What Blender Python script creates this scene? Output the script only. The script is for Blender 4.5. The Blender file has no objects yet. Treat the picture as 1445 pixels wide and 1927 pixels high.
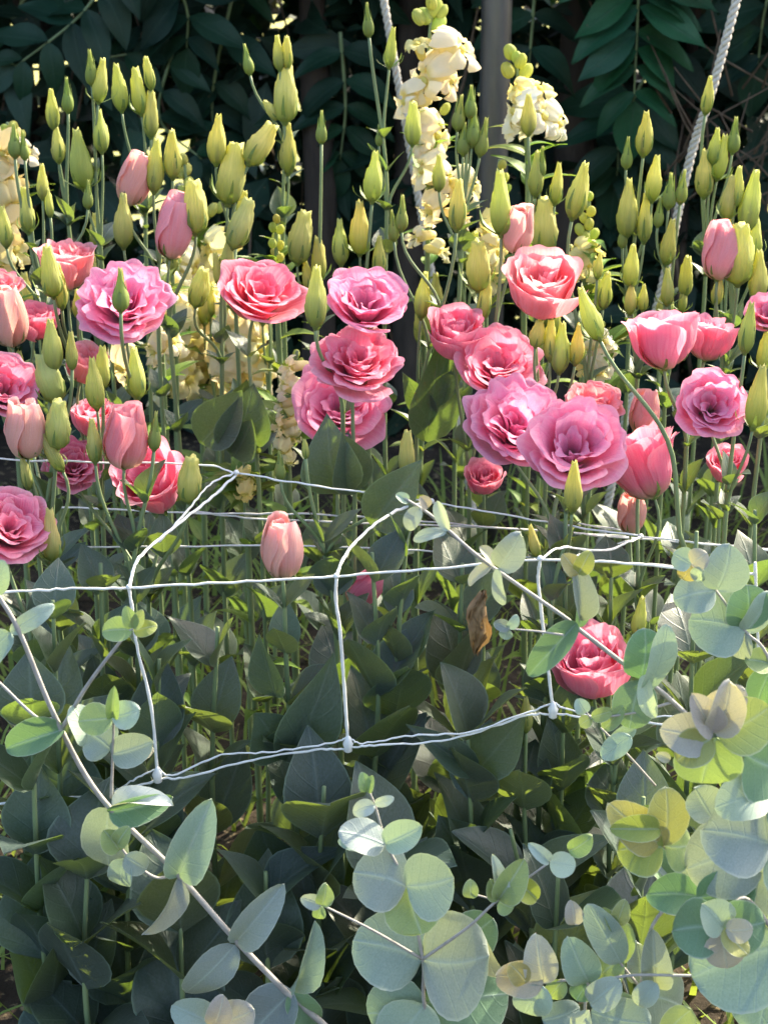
import bpy, math, random
from mathutils import Vector, Matrix, noise
R_ = math.radians
rnd = random.Random(7)
scene = bpy.context.scene
C = scene.collection

# ------------------------------------------------------------------ camera
PITCH = R_(23.0); CAMZ = 1.12; HALF = R_(16.75)
W0, H0 = 1445.0, 1927.0
FPX = (H0 / 2) / math.tan(HALF)
cam_d = bpy.data.cameras.new('camera'); cam = bpy.data.objects.new('camera', cam_d); C.objects.link(cam)
cam.location = (0, 0, CAMZ); cam.rotation_euler = (math.pi / 2 - PITCH, 0, 0)
cam_d.sensor_fit = 'VERTICAL'; cam_d.sensor_height = 36.0
cam_d.lens = 18.0 / math.tan(HALF)
cam_d.clip_start = 0.02; cam_d.clip_end = 500
cam_d.dof.use_dof = True; cam_d.dof.focus_distance = 1.52; cam_d.dof.aperture_fstop = 13
scene.camera = cam
# ------------------------------------------------------------------ light
SUN_EL, SUN_AZ = R_(36), R_(46)          # azimuth measured from +Y (away from camera) towards +X
w = bpy.data.worlds.new('World'); scene.world = w; w.use_nodes = True
nt = w.node_tree; bg = nt.nodes['Background']
sky = nt.nodes.new('ShaderNodeTexSky'); sky.sky_type = 'NISHITA'; sky.sun_disc = False
sky.sun_elevation = SUN_EL; sky.sun_rotation = SUN_AZ
sky.air_density = 1.0; sky.dust_density = 4.0; sky.ozone_density = 0.5
nt.links.new(sky.outputs[0], bg.inputs[0]); bg.inputs[1].default_value = 0.14
sd = bpy.data.lights.new('sun', 'SUN'); sd.energy = 3.9; sd.angle = R_(0.6); sd.color = (1.0, 0.88, 0.66)
sun = bpy.data.objects.new('sun', sd); C.objects.link(sun); sun.location = (4, 4, 5)
sdir = Vector((math.sin(SUN_AZ) * math.cos(SUN_EL), math.cos(SUN_AZ) * math.cos(SUN_EL), math.sin(SUN_EL)))
sun.rotation_euler = sdir.to_track_quat('Z', 'Y').to_euler()
vs = scene.view_settings; vs.view_transform = 'Standard'; vs.look = 'None'; vs.gamma = 1.0
vs.exposure = 2.0; vs.use_curve_mapping = False
scene.cycles.max_bounces = 8; scene.cycles.transmission_bounces = 6; scene.cycles.diffuse_bounces = 4

# ------------------------------------------------------------------ pixel -> place
CR = Vector((1, 0, 0)); CF = Vector((0, math.cos(PITCH), -math.sin(PITCH))); CU = Vector((0, math.sin(PITCH), math.cos(PITCH))); CT = -CF
def P(px, py, Y):
    d = CR * ((px - W0 / 2) / FPX) + CU * (-(py - H0 / 2) / FPX) + CF
    return Vector((0, 0, CAMZ)) + d * (Y / d.y)
def mpp(p):                               # metres per photo pixel at a place
    return (p - Vector((0, 0, CAMZ))).dot(CF) / FPX
def view_dir(r, u, t): return (CR * r + CU * u + CT * t).normalized()
def frame(zdir, xhint):
    z = zdir.normalized(); x = xhint - z * xhint.dot(z)
    if x.length < 1e-5: x = Vector((1, 0, 0)) - z * z.x
    x.normalize(); y = z.cross(x)
    return Matrix((x, y, z)).transposed().to_4x4()

# ------------------------------------------------------------------ materials
class NT:
    def __init__(s, name):
        s.m = bpy.data.materials.new(name); s.m.use_nodes = True
        s.t = s.m.node_tree; s.t.nodes.clear()
        s.out = s.n('ShaderNodeOutputMaterial')
    def n(s, typ, **kw):
        nd = s.t.nodes.new(typ)
        for k, v in kw.items(): setattr(nd, k, v)
        return nd
    def l(s, a, b): s.t.links.new(a, b)
    def val(s, sock, v):
        if hasattr(v, 'type') and hasattr(v, 'is_output'): s.l(v, sock)
        else: sock.default_value = v
    def mix(s, f, a, b, mode='MIX'):
        nd = s.n('ShaderNodeMix', data_type='RGBA', blend_type=mode)
        s.val(nd.inputs['Factor'], f)
        for i, v in ((6, a), (7, b)):
            s.val(nd.inputs[i], (*v, 1) if isinstance(v, tuple) and len(v) == 3 else v)
        return nd.outputs[2]
    def math(s, op, a, b=0.0, c=0.0):
        nd = s.n('ShaderNodeMath', operation=op)
        s.val(nd.inputs[0], a); s.val(nd.inputs[1], b); s.val(nd.inputs[2], c)
        return nd.outputs[0]
    def ramp(s, f, stops):
        nd = s.n('ShaderNodeValToRGB'); e = nd.color_ramp.elements
        while len(e) < len(stops): e.new(0.5)
        for q, (p, c) in zip(e, stops): q.position = p; q.color = (*c, 1) if isinstance(c, tuple) else (c, c, c, 1)
        s.val(nd.inputs[0], f); return nd.outputs[0]
    def attr(s):
        a = s.n('ShaderNodeAttribute', attribute_name='puv'); x = s.n('ShaderNodeSeparateXYZ'); s.l(a.outputs['Vector'], x.inputs[0]); return x.outputs[0], x.outputs[1], x.outputs[2]
    def noise(s, scale, detail=3.0, vec=None, rough=0.55):
        nd = s.n('ShaderNodeTexNoise'); nd.inputs['Scale'].default_value = scale; nd.inputs['Detail'].default_value = detail; nd.inputs['Roughness'].default_value = rough
        if vec is None: vec = s.n('ShaderNodeTexCoord').outputs['Object']
        s.l(vec, nd.inputs['Vector']); return nd.outputs['Fac']
    def bump(s, h, strength, dist):
        nd = s.n('ShaderNodeBump'); nd.inputs['Strength'].default_value = strength; nd.inputs['Distance'].default_value = dist; s.l(h, nd.inputs['Height']); return nd.outputs[0]
    def thin(s, base, trans, fac, rough=0.5, spec=0.35, nrm=None, sheen=0.0):
        p = s.n('ShaderNodeBsdfPrincipled'); s.val(p.inputs['Base Color'], base); s.val(p.inputs['Roughness'], rough)
        p.inputs['Specular IOR Level'].default_value = spec
        if sheen: p.inputs['Sheen Weight'].default_value = sheen
        if nrm is not None: s.l(nrm, p.inputs['Normal'])
        if fac <= 0: s.l(p.outputs[0], s.out.inputs[0]); return s.m
        tr = s.n('ShaderNodeBsdfTranslucent'); s.val(tr.inputs[0], trans)
        if nrm is not None: s.l(nrm, tr.inputs['Normal'])
        mx = s.n('ShaderNodeMixShader'); mx.inputs[0].default_value = fac
        s.l(p.outputs[0], mx.inputs[1]); s.l(tr.outputs[0], mx.inputs[2]); s.l(mx.outputs[0], s.out.inputs[0]); return s.m
def objcol(t):
    o = t.n('ShaderNodeObjectInfo'); return o.outputs['Color'], o.outputs['Random']

def mat_petal():
    t = NT('petal'); oc, rn = objcol(t); u, v, k = t.attr()
    # fine lengthwise veins
    cb = t.n('ShaderNodeCombineXYZ'); t.l(t.math('MULTIPLY', u, 14.0), cb.inputs[0]); t.l(t.math('MULTIPLY', v, 1.6), cb.inputs[1]); t.l(t.math('MULTIPLY', rn, 40.0), cb.inputs[2])
    vein = t.noise(1.0, 3.0, cb.outputs[0])
    blotch = t.noise(45.0, 3.0)
    c = t.mix(t.math('MULTIPLY', t.ramp(vein, [(0.35, 0.0), (0.7, 1.0)]), 0.34), oc, (0.95, 0.66, 0.76))
    c = t.mix(t.math('MULTIPLY', t.ramp(blotch, [(0.4, 0.0), (0.75, 1.0)]), 0.25), c, (0.62, 0.05, 0.22))
    c = t.mix(t.ramp(v, [(0.02, 1.0), (0.16, 0.55), (0.34, 0.0)]), c, (0.55, 0.5, 0.3))
    c = t.mix(t.math('MULTIPLY', t.ramp(k, [(0.25, 0.0), (1.0, 1.0)]), 0.42), c, (0.95, 0.68, 0.76))  # paler petal margin, with edge highlights put into the colour
    tr = t.mix(1.0, c, (1.0, 0.8, 0.76), 'MULTIPLY')
    nrm = t.bump(vein, 0.35, 0.002)
    return t.thin(c, tr, 0.55, 0.7, 0.12, nrm, 0.2)
def mat_bud():
    t = NT('bud_petal'); oc, rn = objcol(t); u, v, k = t.attr()
    cb = t.n('ShaderNodeCombineXYZ'); t.l(t.math('MULTIPLY', u, 10.0), cb.inputs[0]); t.l(t.math('MULTIPLY', v, 2.2), cb.inputs[1]); t.l(t.math('MULTIPLY', rn, 30.0), cb.inputs[2])
    ve = t.noise(1.0, 3.0, cb.outputs[0])
    c = t.mix(t.ramp(v, [(0.0, 1.0), (0.3, 0.5), (0.6, 0.0)]), oc, (0.2, 0.28, 0.07))
    c = t.mix(t.math('MULTIPLY', t.ramp(ve, [(0.35, 0.0), (0.7, 1.0)]), 0.45), c, (0.33, 0.40, 0.11))
    c = t.mix(t.ramp(v, [(0.86, 0.0), (1.0, 0.6)]), c, (0.72, 0.72, 0.3))
    return t.thin(c, t.mix(1.0, c, (1.0, 1.0, 0.5), 'MULTIPLY'), 0.5, 0.55, 0.25, t.bump(ve, 0.6, 0.003))
def mat_leaf(name, base, dark, trans, fac, rough, veinw=0.25, spec=0.4, rim=None):
    t = NT(name); oc, rn = objcol(t); u, v, k = t.attr()
    n1 = t.noise(38.0, 4.0); n2 = t.noise(260.0, 2.0)
    au = t.math('ABSOLUTE', u)
    mid = t.ramp(au, [(0.0, 1.0), (0.05, 0.35), (0.11, 0.0)])
    # side veins sweep forward from the midrib
    sv = t.math('SINE', t.math('MULTIPLY', t.math('SUBTRACT', v, t.math('MULTIPLY', au, 0.28)), 34.0))
    svr = t.ramp(sv, [(0.9, 0.0), (1.0, 1.0)])
    b = t.mix(t.ramp(n1, [(0.35, 0.0), (0.7, 1.0)]), base, dark)
    b = t.mix(1.0, b, oc, 'MULTIPLY')
    hl = tuple(min(1, x * 1.55 + 0.02) for x in base)
    b = t.mix(t.math('MULTIPLY', mid, veinw * 1.6), b, hl)
    b = t.mix(t.math('MULTIPLY', svr, veinw * 0.22), b, hl)
    if rim: b = t.mix(t.math('MULTIPLY', t.ramp(k, [(0.93, 0.0), (0.985, 1.0)]), 0.6), b, rim)
    b = t.mix(t.math('MULTIPLY', t.ramp(n2, [(0.5, 0.0), (0.8, 1.0)]), 0.12), b, tuple(min(1, x * 1.5) for x in base))
    spot = t.noise(120.0, 1.0, None, 0.3); patch = t.noise(14.0, 2.0)
    sp = t.math('MULTIPLY', t.ramp(spot, [(0.7, 0.0), (0.76, 1.0)]), t.ramp(patch, [(0.45, 0.0), (0.6, 0.7)]))
    b = t.mix(sp, b, (0.17, 0.11, 0.05))
    tr = t.mix(1.0, trans, oc, 'MULTIPLY')
    h = t.math('ADD', t.math('MULTIPLY', mid, -0.6), t.math('ADD', t.math('MULTIPLY', svr, -0.25), t.math('MULTIPLY', n1, 0.3)))
    return t.thin(b, tr, fac, rough, spec, t.bump(h, 0.5, 0.0015))
def mat_plain(name, a, b, scale, rough=0.6, fac=0.0, trans=(0, 0, 0), spec=0.3, bump=0.2, stretch=None, bd=0.002, metal=0.0):
    t = NT(name); tc = t.n('ShaderNodeTexCoord'); vec = tc.outputs['Object']
    if stretch:
        mp = t.n('ShaderNodeMapping'); mp.inputs['Scale'].default_value = stretch; t.l(vec, mp.inputs[0]); vec = mp.outputs[0]
    n = t.noise(scale, 5.0, vec)
    c = t.mix(t.ramp(n, [(0.3, 0.0), (0.7, 1.0)]), a, b)
    m = t.thin(c, (*trans, 1), fac, rough, spec, t.bump(n, bump, bd))
    if metal:
        for q in t.t.nodes:
            if q.type == 'BSDF_PRINCIPLED': q.inputs['Metallic'].default_value = metal
    return m
M = {}
M['petal'] = mat_petal(); M['bud'] = mat_bud()
M['leaf'] = mat_leaf('lisianthus_leaf', (0.09, 0.121, 0.108), (0.05, 0.078, 0.064), (0.22, 0.32, 0.04, 1), 0.28, 0.42, 0.3, 0.45, (0.2, 0.28, 0.2))
M['euc'] = mat_leaf('eucalyptus_leaf', (0.29, 0.37, 0.33), (0.22, 0.30, 0.265), (0.26, 0.34, 0.12, 1), 0.24, 0.55, 0.3, 0.35, (0.5, 0.55, 0.45))
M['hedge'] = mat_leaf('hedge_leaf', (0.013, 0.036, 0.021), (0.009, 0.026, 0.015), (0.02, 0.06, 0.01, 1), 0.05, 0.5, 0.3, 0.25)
M['bright'] = mat_leaf('light_leaf', (0.2, 0.27, 0.06), (0.12, 0.2, 0.04), (0.4, 0.5, 0.06, 1), 0.35, 0.5, 0.3, 0.3)
M['stem'] = mat_plain('lisianthus_stem', (0.22, 0.28, 0.13), (0.14, 0.2, 0.1), 60, 0.45, 0.0, bump=0.15, stretch=(1, 1, 0.15))
M['estem'] = mat_plain('eucalyptus_stem', (0.42, 0.4, 0.36), (0.28, 0.27, 0.25), 120, 0.6, bump=0.3)
M['calyx'] = mat_plain('calyx', (0.17, 0.24, 0.06), (0.1, 0.17, 0.05), 90, 0.5, 0.15, (0.3, 0.4, 0.05))
M['cord'] = mat_plain('net_cord', (0.82, 0.84, 0.82), (0.68, 0.7, 0.7), 200, 0.35, 0.12, (0.9, 0.9, 0.85), 0.5, 0.1)
M['rope'] = mat_plain('rope_fibre', (0.62, 0.58, 0.5), (0.42, 0.39, 0.33), 300, 0.8, bump=0.4)
M['bark'] = mat_plain('bark', (0.075, 0.058, 0.045), (0.028, 0.022, 0.018), 30, 0.9, bump=0.8, stretch=(1, 1, 0.25), bd=0.01)
M['twig'] = mat_plain('dry_twig', (0.16, 0.115, 0.075), (0.07, 0.05, 0.035), 60, 0.85, bump=0.4)
M['pole'] = mat_plain('galvanised_pipe', (0.17, 0.17, 0.165), (0.1, 0.1, 0.1), 35, 0.42, bump=0.08, stretch=(1, 1, 0.2), metal=0.75)
M['tie'] = mat_plain('dry_leaf', (0.36, 0.24, 0.12), (0.2, 0.12, 0.06), 80, 0.8, 0.2, (0.4, 0.25, 0.08))
def mat_snap():
    t = NT('snapdragon_petal'); oc, rn = objcol(t); u, v, k = t.attr(); n = t.noise(40.0, 3.0)
    c = t.mix(t.math('MULTIPLY', t.ramp(n, [(0.4, 0.0), (0.7, 1.0)]), 0.35), oc, (0.9, 0.85, 0.68))
    c = t.mix(t.ramp(v, [(0.0, 1.0), (0.35, 0.75), (0.62, 0.0)]), c, (0.78, 0.72, 0.2))
    return t.thin(c, t.mix(1.0, c, (1.0, 0.9, 0.6), 'MULTIPLY'), 0.42, 0.6, 0.2, t.bump(n, 0.3, 0.002))
M['snap'] = mat_snap()
def mat_ground():
    t = NT('ground_soil'); n = t.noise(9.0, 8.0, None, 0.65); n2 = t.noise(70.0, 5.0); n3 = t.noise(0.9, 3.0)
    c = t.mix(t.ramp(n, [(0.35, 0.0), (0.65, 1.0)]), (0.055, 0.042, 0.03), (0.022, 0.018, 0.014))
    c = t.mix(t.ramp(n2, [(0.58, 0.0), (0.7, 0.8)]), c, (0.3, 0.24, 0.14))
    # grass takes over from the bare bed behind the hedge
    g = t.n('ShaderNodeSeparateXYZ'); t.l(t.n('ShaderNodeTexCoord').outputs['Object'], g.inputs[0])
    gr = t.mix(t.ramp(n2, [(0.35, 0.0), (0.7, 1.0)]), (0.3, 0.32, 0.1), (0.42, 0.38, 0.17))
    gr = t.mix(t.ramp(n3, [(0.4, 0.0), (0.65, 0.5)]), gr, (0.2, 0.26, 0.07))
    f = t.math('ADD', t.math('MULTIPLY', g.outputs[1], 1.0), t.math('MULTIPLY', n, 0.5))
    c = t.mix(t.ramp(t.math('SUBTRACT', f, 3.6), [(0.0, 0.0), (0.6, 1.0)]), c, gr)
    return t.thin(c, (0, 0, 0, 1), 0, 0.95, 0.15, t.bump(t.math('ADD', n, t.math('MULTIPLY', n2, 0.3)), 0.8, 0.02))
M['ground'] = mat_ground()

# ------------------------------------------------------------------ mesh helpers
class MB:
    def __init__(s): s.v = []; s.f = []; s.a = []
    def grid(s, fn, nu, nv):
        b = len(s.v)
        for j in range(nv + 1):
            for i in range(nu + 1):
                p, a = fn(i / nu, j / nv); s.v.append(tuple(p)); s.a.append(tuple(a))
        for j in range(nv):
            for i in range(nu):
                q = b + j * (nu + 1) + i; s.f.append((q, q + 1, q + nu + 2, q + nu + 1))
    def tube(s, pts, rad, seg=7, cap=True, a=(0, 0, 0)):
        pts = [Vector(p) for p in pts]; n = len(pts); b = len(s.v)
        if not isinstance(rad, (list, tuple)): rad = [rad] * n
        nrm = None
        for i in range(n):
            t = (pts[min(i + 1, n - 1)] - pts[max(i - 1, 0)])
            t = t.normalized() if t.length > 1e-9 else Vector((0, 0, 1))
            if nrm is None:
                h = Vector((1, 0, 0)) if abs(t.x) < 0.8 else Vector((0, 1, 0)); nrm = (h - t * h.dot(t)).normalized()
            else:
                nrm = (nrm - t * nrm.dot(t)).normalized()
            bi = t.cross(nrm)
            for k in range(seg):
                an = 2 * math.pi * k / seg
                s.v.append(tuple(pts[i] + (nrm * math.cos(an) + bi * math.sin(an)) * rad[i])); s.a.append(a)
        for i in range(n - 1):
            for k in range(seg):
                q = b + i * seg; k2 = (k + 1) % seg
                s.f.append((q + k, q + k2, q + seg + k2, q + seg + k))
        if cap:
            s.f.append(tuple(b + k for k in range(seg))[::-1]); s.f.append(tuple(b + (n - 1) * seg + k for k in range(seg)))
    def mesh(s, name, mat, smooth=True):
        me = bpy.data.meshes.new(name); me.from_pydata(s.v, [], s.f)
        at = me.attributes.new('puv', 'FLOAT_VECTOR', 'POINT')
        at.data.foreach_set('vector', [c for a in s.a for c in a])
        if smooth: me.polygons.foreach_set('use_smooth', [True] * len(me.polygons))
        me.materials.append(M[mat]); me.update(); return me
def obj(name, me, parent=None, mx=None, col=None):
    o = bpy.data.objects.new(name, me); C.objects.link(o)
    if parent is not None: o.parent = parent
    if mx is not None: o.matrix_basis = mx
    if col is not None: o.color = (*col, 1)
    return o
def thing(name, label, cat, loc, group=None):
    o = obj(name, None); o.location = loc; o.empty_display_size = 0.02
    o['label'] = label; o['category'] = cat
    if group: o['group'] = group
    return o
def tagged(o, label, cat, group=None):
    o['label'] = label; o['category'] = cat
    if group: o['group'] = group
    return o
def rel(root, mx): return Matrix.Translation(-Vector(root.location)) @ mx
def bez(a, b, c, d, n=8):
    r = []
    for i in range(n + 1):
        t = i / n; s = 1 - t; r.append(a * s**3 + b * 3 * s * s * t + c * 3 * s * t * t + d * t**3)
    return r
def catmull(pts, n=6):
    pts = [Vector(p) for p in pts]; q = [pts[0] * 2 - pts[1]] + pts + [pts[-1] * 2 - pts[-2]]; out = []
    for i in range(1, len(q) - 2):
        for k in range(n):
            t = k / n; a, b, c, d = q[i - 1], q[i], q[i + 1], q[i + 2]
            out.append(0.5 * ((2 * b) + (c - a) * t + (2 * a - 5 * b + 4 * c - d) * t * t + (3 * b - a - 3 * c + d) * t**3))
    out.append(pts[-1]); return out
def interp(tab, v):
    n = len(tab); d = len(tab[0]) - 1
    k = 0
    while k < n - 2 and v > tab[k + 1][0]: k += 1
    def tan(i, c):
        a, q = max(0, i - 1), min(n - 1, i + 1); return (tab[q][c] - tab[a][c]) / (tab[q][0] - tab[a][0])
    hh = tab[k + 1][0] - tab[k][0]; t = max(0.0, min(1.0, (v - tab[k][0]) / hh)); t2, t3 = t * t, t**3
    return [(2 * t3 - 3 * t2 + 1) * tab[k][c] + (t3 - 2 * t2 + t) * hh * tan(k, c) + (3 * t2 - 2 * t3) * tab[k + 1][c] + (t3 - t2) * hh * tan(k + 1, c) for c in range(1, d + 1)]

# ------------------------------------------------------------------ leaf meshes (unit length along +X, normal +Z)
def leaf_mesh(name, mat, wide, seed, fold=0.25, arch=0.25, shape='ovate', wav=0.02, nu=6, nv=9):
    r = random.Random(seed); m = MB(); ph = r.uniform(0, 6); tw = r.uniform(-0.25, 0.25); side = r.uniform(-0.05, 0.05)
    def half(x):
        if shape == 'ovate': return (math.sin(math.pi * min(1, x) ** 0.8) ** 0.95 * (1 - 0.22 * x) + 0.06 * (1 - x) ** 3) * 0.56
        if shape == 'round': return (max(0.0, 1 - (2 * x - 1) ** 2)) ** 0.5 * 0.5 * (1.06 - 0.12 * x) + 0.02 * (1 - x)
        if shape == 'lance': return math.sin(math.pi * x ** 0.6) ** 1.1 * 0.5
        return math.sin(math.pi * x) * 0.5
    def fn(i, j):
        u = i * 2 - 1; x = j
        xx = 0.5 - 0.5 * math.cos(math.pi * x) if shape == 'round' else x
        h = half(xx) * wide
        y = u * h + side * math.sin(math.pi * xx)
        z = fold * abs(u) * h * (1 - 0.4 * xx) - arch * (xx - 0.25) ** 2 + arch * 0.0625
        z += wav * math.sin(7 * xx + ph + (2.0 if u > 0 else 0)) * abs(u) ** 2
        z += tw * u * h * xx
        k = max(abs(u), xx ** 3)
        return (xx, y, z), (u, xx, k)
    m.grid(fn, nu, nv); return m.mesh(name, mat)
LEAF = [leaf_mesh('lisianthus_leaf', 'leaf', rnd.uniform(0.85, 1.05), s, rnd.uniform(0.12, 0.4), rnd.uniform(0.1, 0.5)) for s in range(6)]
BRACT = [leaf_mesh('bract', 'leaf', 0.5, 20 + s, 0.4, 0.4, 'lance', nu=4, nv=6) for s in range(3)]
ROUND = [leaf_mesh('round_leaf', 'euc', 1.0, 40 + s, [0.1, 0.32, 0.2, 0.5, .26, .4][s], [0.2, 0.4, -0.3, 0.15, .5, .3][s], 'round', [.05, .035, .06, .04, .05, .07][s], 8, 10) for s in range(6)]
OVALE = [leaf_mesh('oval_leaf', 'euc', 1.0, 50 + s, [0.1, 0.3, 0.5][s], [0.25, 0.1, 0.4][s], 'round', 0.03, 8, 10) for s in range(3)]
LEAFLET = [leaf_mesh('leaflet', 'hedge', 0.62, 60 + s, 0.22, [0.2, 0.45, 0.3][s], 'ovate', 0.03, 4, 8) for s in range(3)]

# ------------------------------------------------------------------ lisianthus flowers
def petal_mesh(name, prof, H, seed, ruff=1.0, spiral=0.05, lean=0.0, nu=20, nv=14, round_=0.22):
    r = random.Random(seed); m = MB()
    p1, p2, p3, p4 = [r.uniform(0, 6.28) for _ in range(4)]; f1 = r.uniform(1.0, 1.7); f2 = r.uniform(2.4, 3.2); f3 = r.uniform(4.2, 5.2)
    zs = r.uniform(0.88, 1.08); rs = r.uniform(0.92, 1.08)
    def fn(i, j):
        u = i * 2 - 1
        vm = 1 - round_ * abs(u) ** 3 + 0.025 * math.sin(f2 * u * 1.6 + p3) * ruff + 0.018 * math.sin(f3 * 1.9 * u + p4) * ruff
        v = j * vm
        rr, z = interp(prof, min(v, 1.0))
        if v > 1: z += (v - 1) * 0.6; rr += (v - 1) * 0.5
        rr *= rs; z *= zs
        h = H * (0.22 + 0.78 * min(1, v / 0.62) ** 0.8)
        ang = max(-1.5, min(1.5, u * h / max(rr, 0.12)))
        mg = max(j ** 4, (abs(u) ** 4) * j ** 1.4)
        d = ruff * mg * (0.08 * math.sin(f1 * 3.1 * u + p1) + 0.05 * math.sin(f2 * 3.1 * u + p2)) + 0.018 * math.sin(5 * v + 3 * u + p1)
        d += ruff * 0.014 * mg * math.sin(f3 * 3.1 * u + p4)
        rr2 = rr + spiral * u + d * 0.75; z2 = z - abs(d) * 0.15 + d * 0.55 * (1 if rr > 0.6 else 0.4) + lean * u
        return (rr2 * math.cos(ang), rr2 * math.sin(ang), z2), (u, v, mg)
    m.grid(fn, nu, nv); return m.mesh(name, 'petal')
def rings(kind):
    if kind == 'rose':      # widely open double flower
        return [(5, [(0, .06, 0), (.25, .38, .22), (.5, .66, .55), (.8, .92, .82), (1, 1.04, .84)], .80, .75),
                (5, [(0, .06, .05), (.25, .33, .28), (.5, .55, .62), (.8, .76, .92), (1, .87, .97)], .70, .85),
                (4, [(0, .06, .08), (.25, .27, .32), (.5, .42, .66), (.8, .57, .94), (1, .67, 1.0)], .56, .9),
                (3, [(0, .05, .10), (.3, .20, .40), (.6, .30, .72), (.85, .40, .90), (1, .48, .94)], .44, .9),
                (3, [(0, .05, .12), (.3, .14, .40), (.6, .19, .66), (.85, .25, .82), (1, .33, .86)], .30, .8)]
    if kind == 'frill':     # very full, many short frilled petals
        return [(5, [(0, .06, 0), (.3, .42, .22), (.6, .76, .50), (.85, .98, .66), (1, 1.06, .64)], .74, .9),
                (6, [(0, .06, .05), (.3, .37, .30), (.6, .64, .62), (.85, .84, .80), (1, .93, .80)], .58, 1.1),
                (6, [(0, .06, .08), (.3, .31, .35), (.6, .52, .68), (.85, .69, .88), (1, .78, .90)], .50, 1.15),
                (5, [(0, .05, .10), (.3, .25, .38), (.6, .40, .72), (.85, .53, .93), (1, .61, .97)], .42, 1.1),
                (4, [(0, .05, .12), (.3, .17, .38), (.6, .27, .70), (.85, .36, .90), (1, .44, .94)], .34, 1.0),
                (3, [(0, .04, .12), (.3, .11, .36), (.6, .15, .6), (.85, .2, .78), (1, .26, .84)], .24, .9)]
    if kind == 'cup':       # goblet seen from the side
        return [(5, [(0, .10, 0), (.2, .42, .16), (.45, .72, .52), (.75, .84, .98), (.92, .90, 1.2), (1, .99, 1.26)], .78, .55),
                (5, [(0, .08, .05), (.2, .36, .2), (.45, .60, .55), (.75, .70, 1.0), (.92, .74, 1.24), (1, .80, 1.32)], .68, .7),
                (4, [(0, .06, .08), (.2, .28, .25), (.45, .46, .6), (.75, .52, 1.05), (1, .6, 1.32)], .55, .9),
                (4, [(0, .06, .1), (.2, .2, .3), (.45, .3, .6), (.75, .34, 1.05), (1, .4, 1.3)], .4, .9),
                (3, [(0, .05, .1), (.3, .12, .4), (.6, .16, .8), (1, .2, 1.22)], .28, .8)]
    if kind == 'bell':      # long trumpet
        return [(5, [(0, .12, 0), (.15, .36, .16), (.4, .56, .6), (.75, .72, 1.15), (.92, .84, 1.38), (1, .96, 1.42)], .66, .6),
                (5, [(0, .1, .05), (.15, .3, .2), (.4, .48, .62), (.75, .6, 1.18), (1, .74, 1.46)], .58, .7),
                (4, [(0, .06, .1), (.3, .3, .5), (.7, .44, 1.1), (1, .54, 1.42)], .44, .9),
                (3, [(0, .05, .1), (.3, .16, .5), (.7, .24, 1.05), (1, .3, 1.36)], .3, .8)]
    if kind == 'half':      # bud just unrolling
        return [(4, [(0, .10, 0), (.15, .33, .16), (.4, .48, .6), (.7, .42, 1.15), (.9, .30, 1.5), (1, .27, 1.62)], .66, .25),
                (4, [(0, .08, .03), (.15, .29, .18), (.4, .42, .6), (.7, .36, 1.15), (.9, .24, 1.5), (1, .20, 1.64)], .56, .3),
                (3, [(0, .06, .05), (.4, .3, .6), (.7, .24, 1.15), (1, .12, 1.6)], .36, .3)]
def flower_set(kind, seed, n_extra=0):
    r = random.Random(seed); out = []; k = 0
    for q, (n, prof, H, ruff) in enumerate(rings(kind)):
        off = r.uniform(0, 6.28)
        for i in range(n):
            me = petal_mesh(kind + '_petal', prof, H, seed * 97 + k, ruff, 0.05 if kind != 'half' else 0.07)
            a = off + 2 * math.pi * i / n + r.uniform(-.12, .12)
            T = Matrix.Rotation(a, 4, 'Z') @ Matrix.Rotation(r.uniform(-.11, .11), 4, 'Y') @ Matrix.Rotation(r.uniform(-.08, .08), 4, 'X')
            out.append((me, T, q)); k += 1
    return out
SETS = {'rose': [flower_set('rose', s) for s in (1, 2, 3, 21, 22, 23)], 'frill': [flower_set('frill', s) for s in (4, 5, 6, 24)],
        'cup': [flower_set('cup', s) for s in (7, 8, 27, 28)], 'bell': [flower_set('bell', s) for s in (9, 10)], 'half': [flower_set('half', s) for s in (11, 12, 13)]}
def calyx_mesh(spread, ln, base_r, seed):
    r = random.Random(seed); m = MB()
    m.tube([(0, 0, -.06), (0, 0, 0.0), (0, 0, .06)], [base_r * .55, base_r, base_r * 1.15], 8)
    for i in range(5):
        a = 2 * math.pi * i / 5 + r.uniform(-.2, .2); sp = spread * r.uniform(.85, 1.15); l = ln * r.uniform(.8, 1.1)
        def fn(i_, j):
            u = i_ * 2 - 1; wd = 0.055 * (1 - j) ** 0.7 + 0.004
            rr = base_r + sp * (math.sin(min(1, j * 1.5) * math.pi / 2)) * 0.9 + (0.06 * j * j if sp > .3 else -0.08 * j * j); z = l * j
            x, y = rr, u * wd
            return (x * math.cos(a) - y * math.sin(a), x * math.sin(a) + y * math.cos(a), z), (u, j, 0)
        m.grid(fn, 2, 5)
    return m.mesh('calyx', 'calyx')
CAL_BLOOM = calyx_mesh(.34, .5, .1, 1); CAL_CUP = calyx_mesh(.5, .5, .12, 2)
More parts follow.
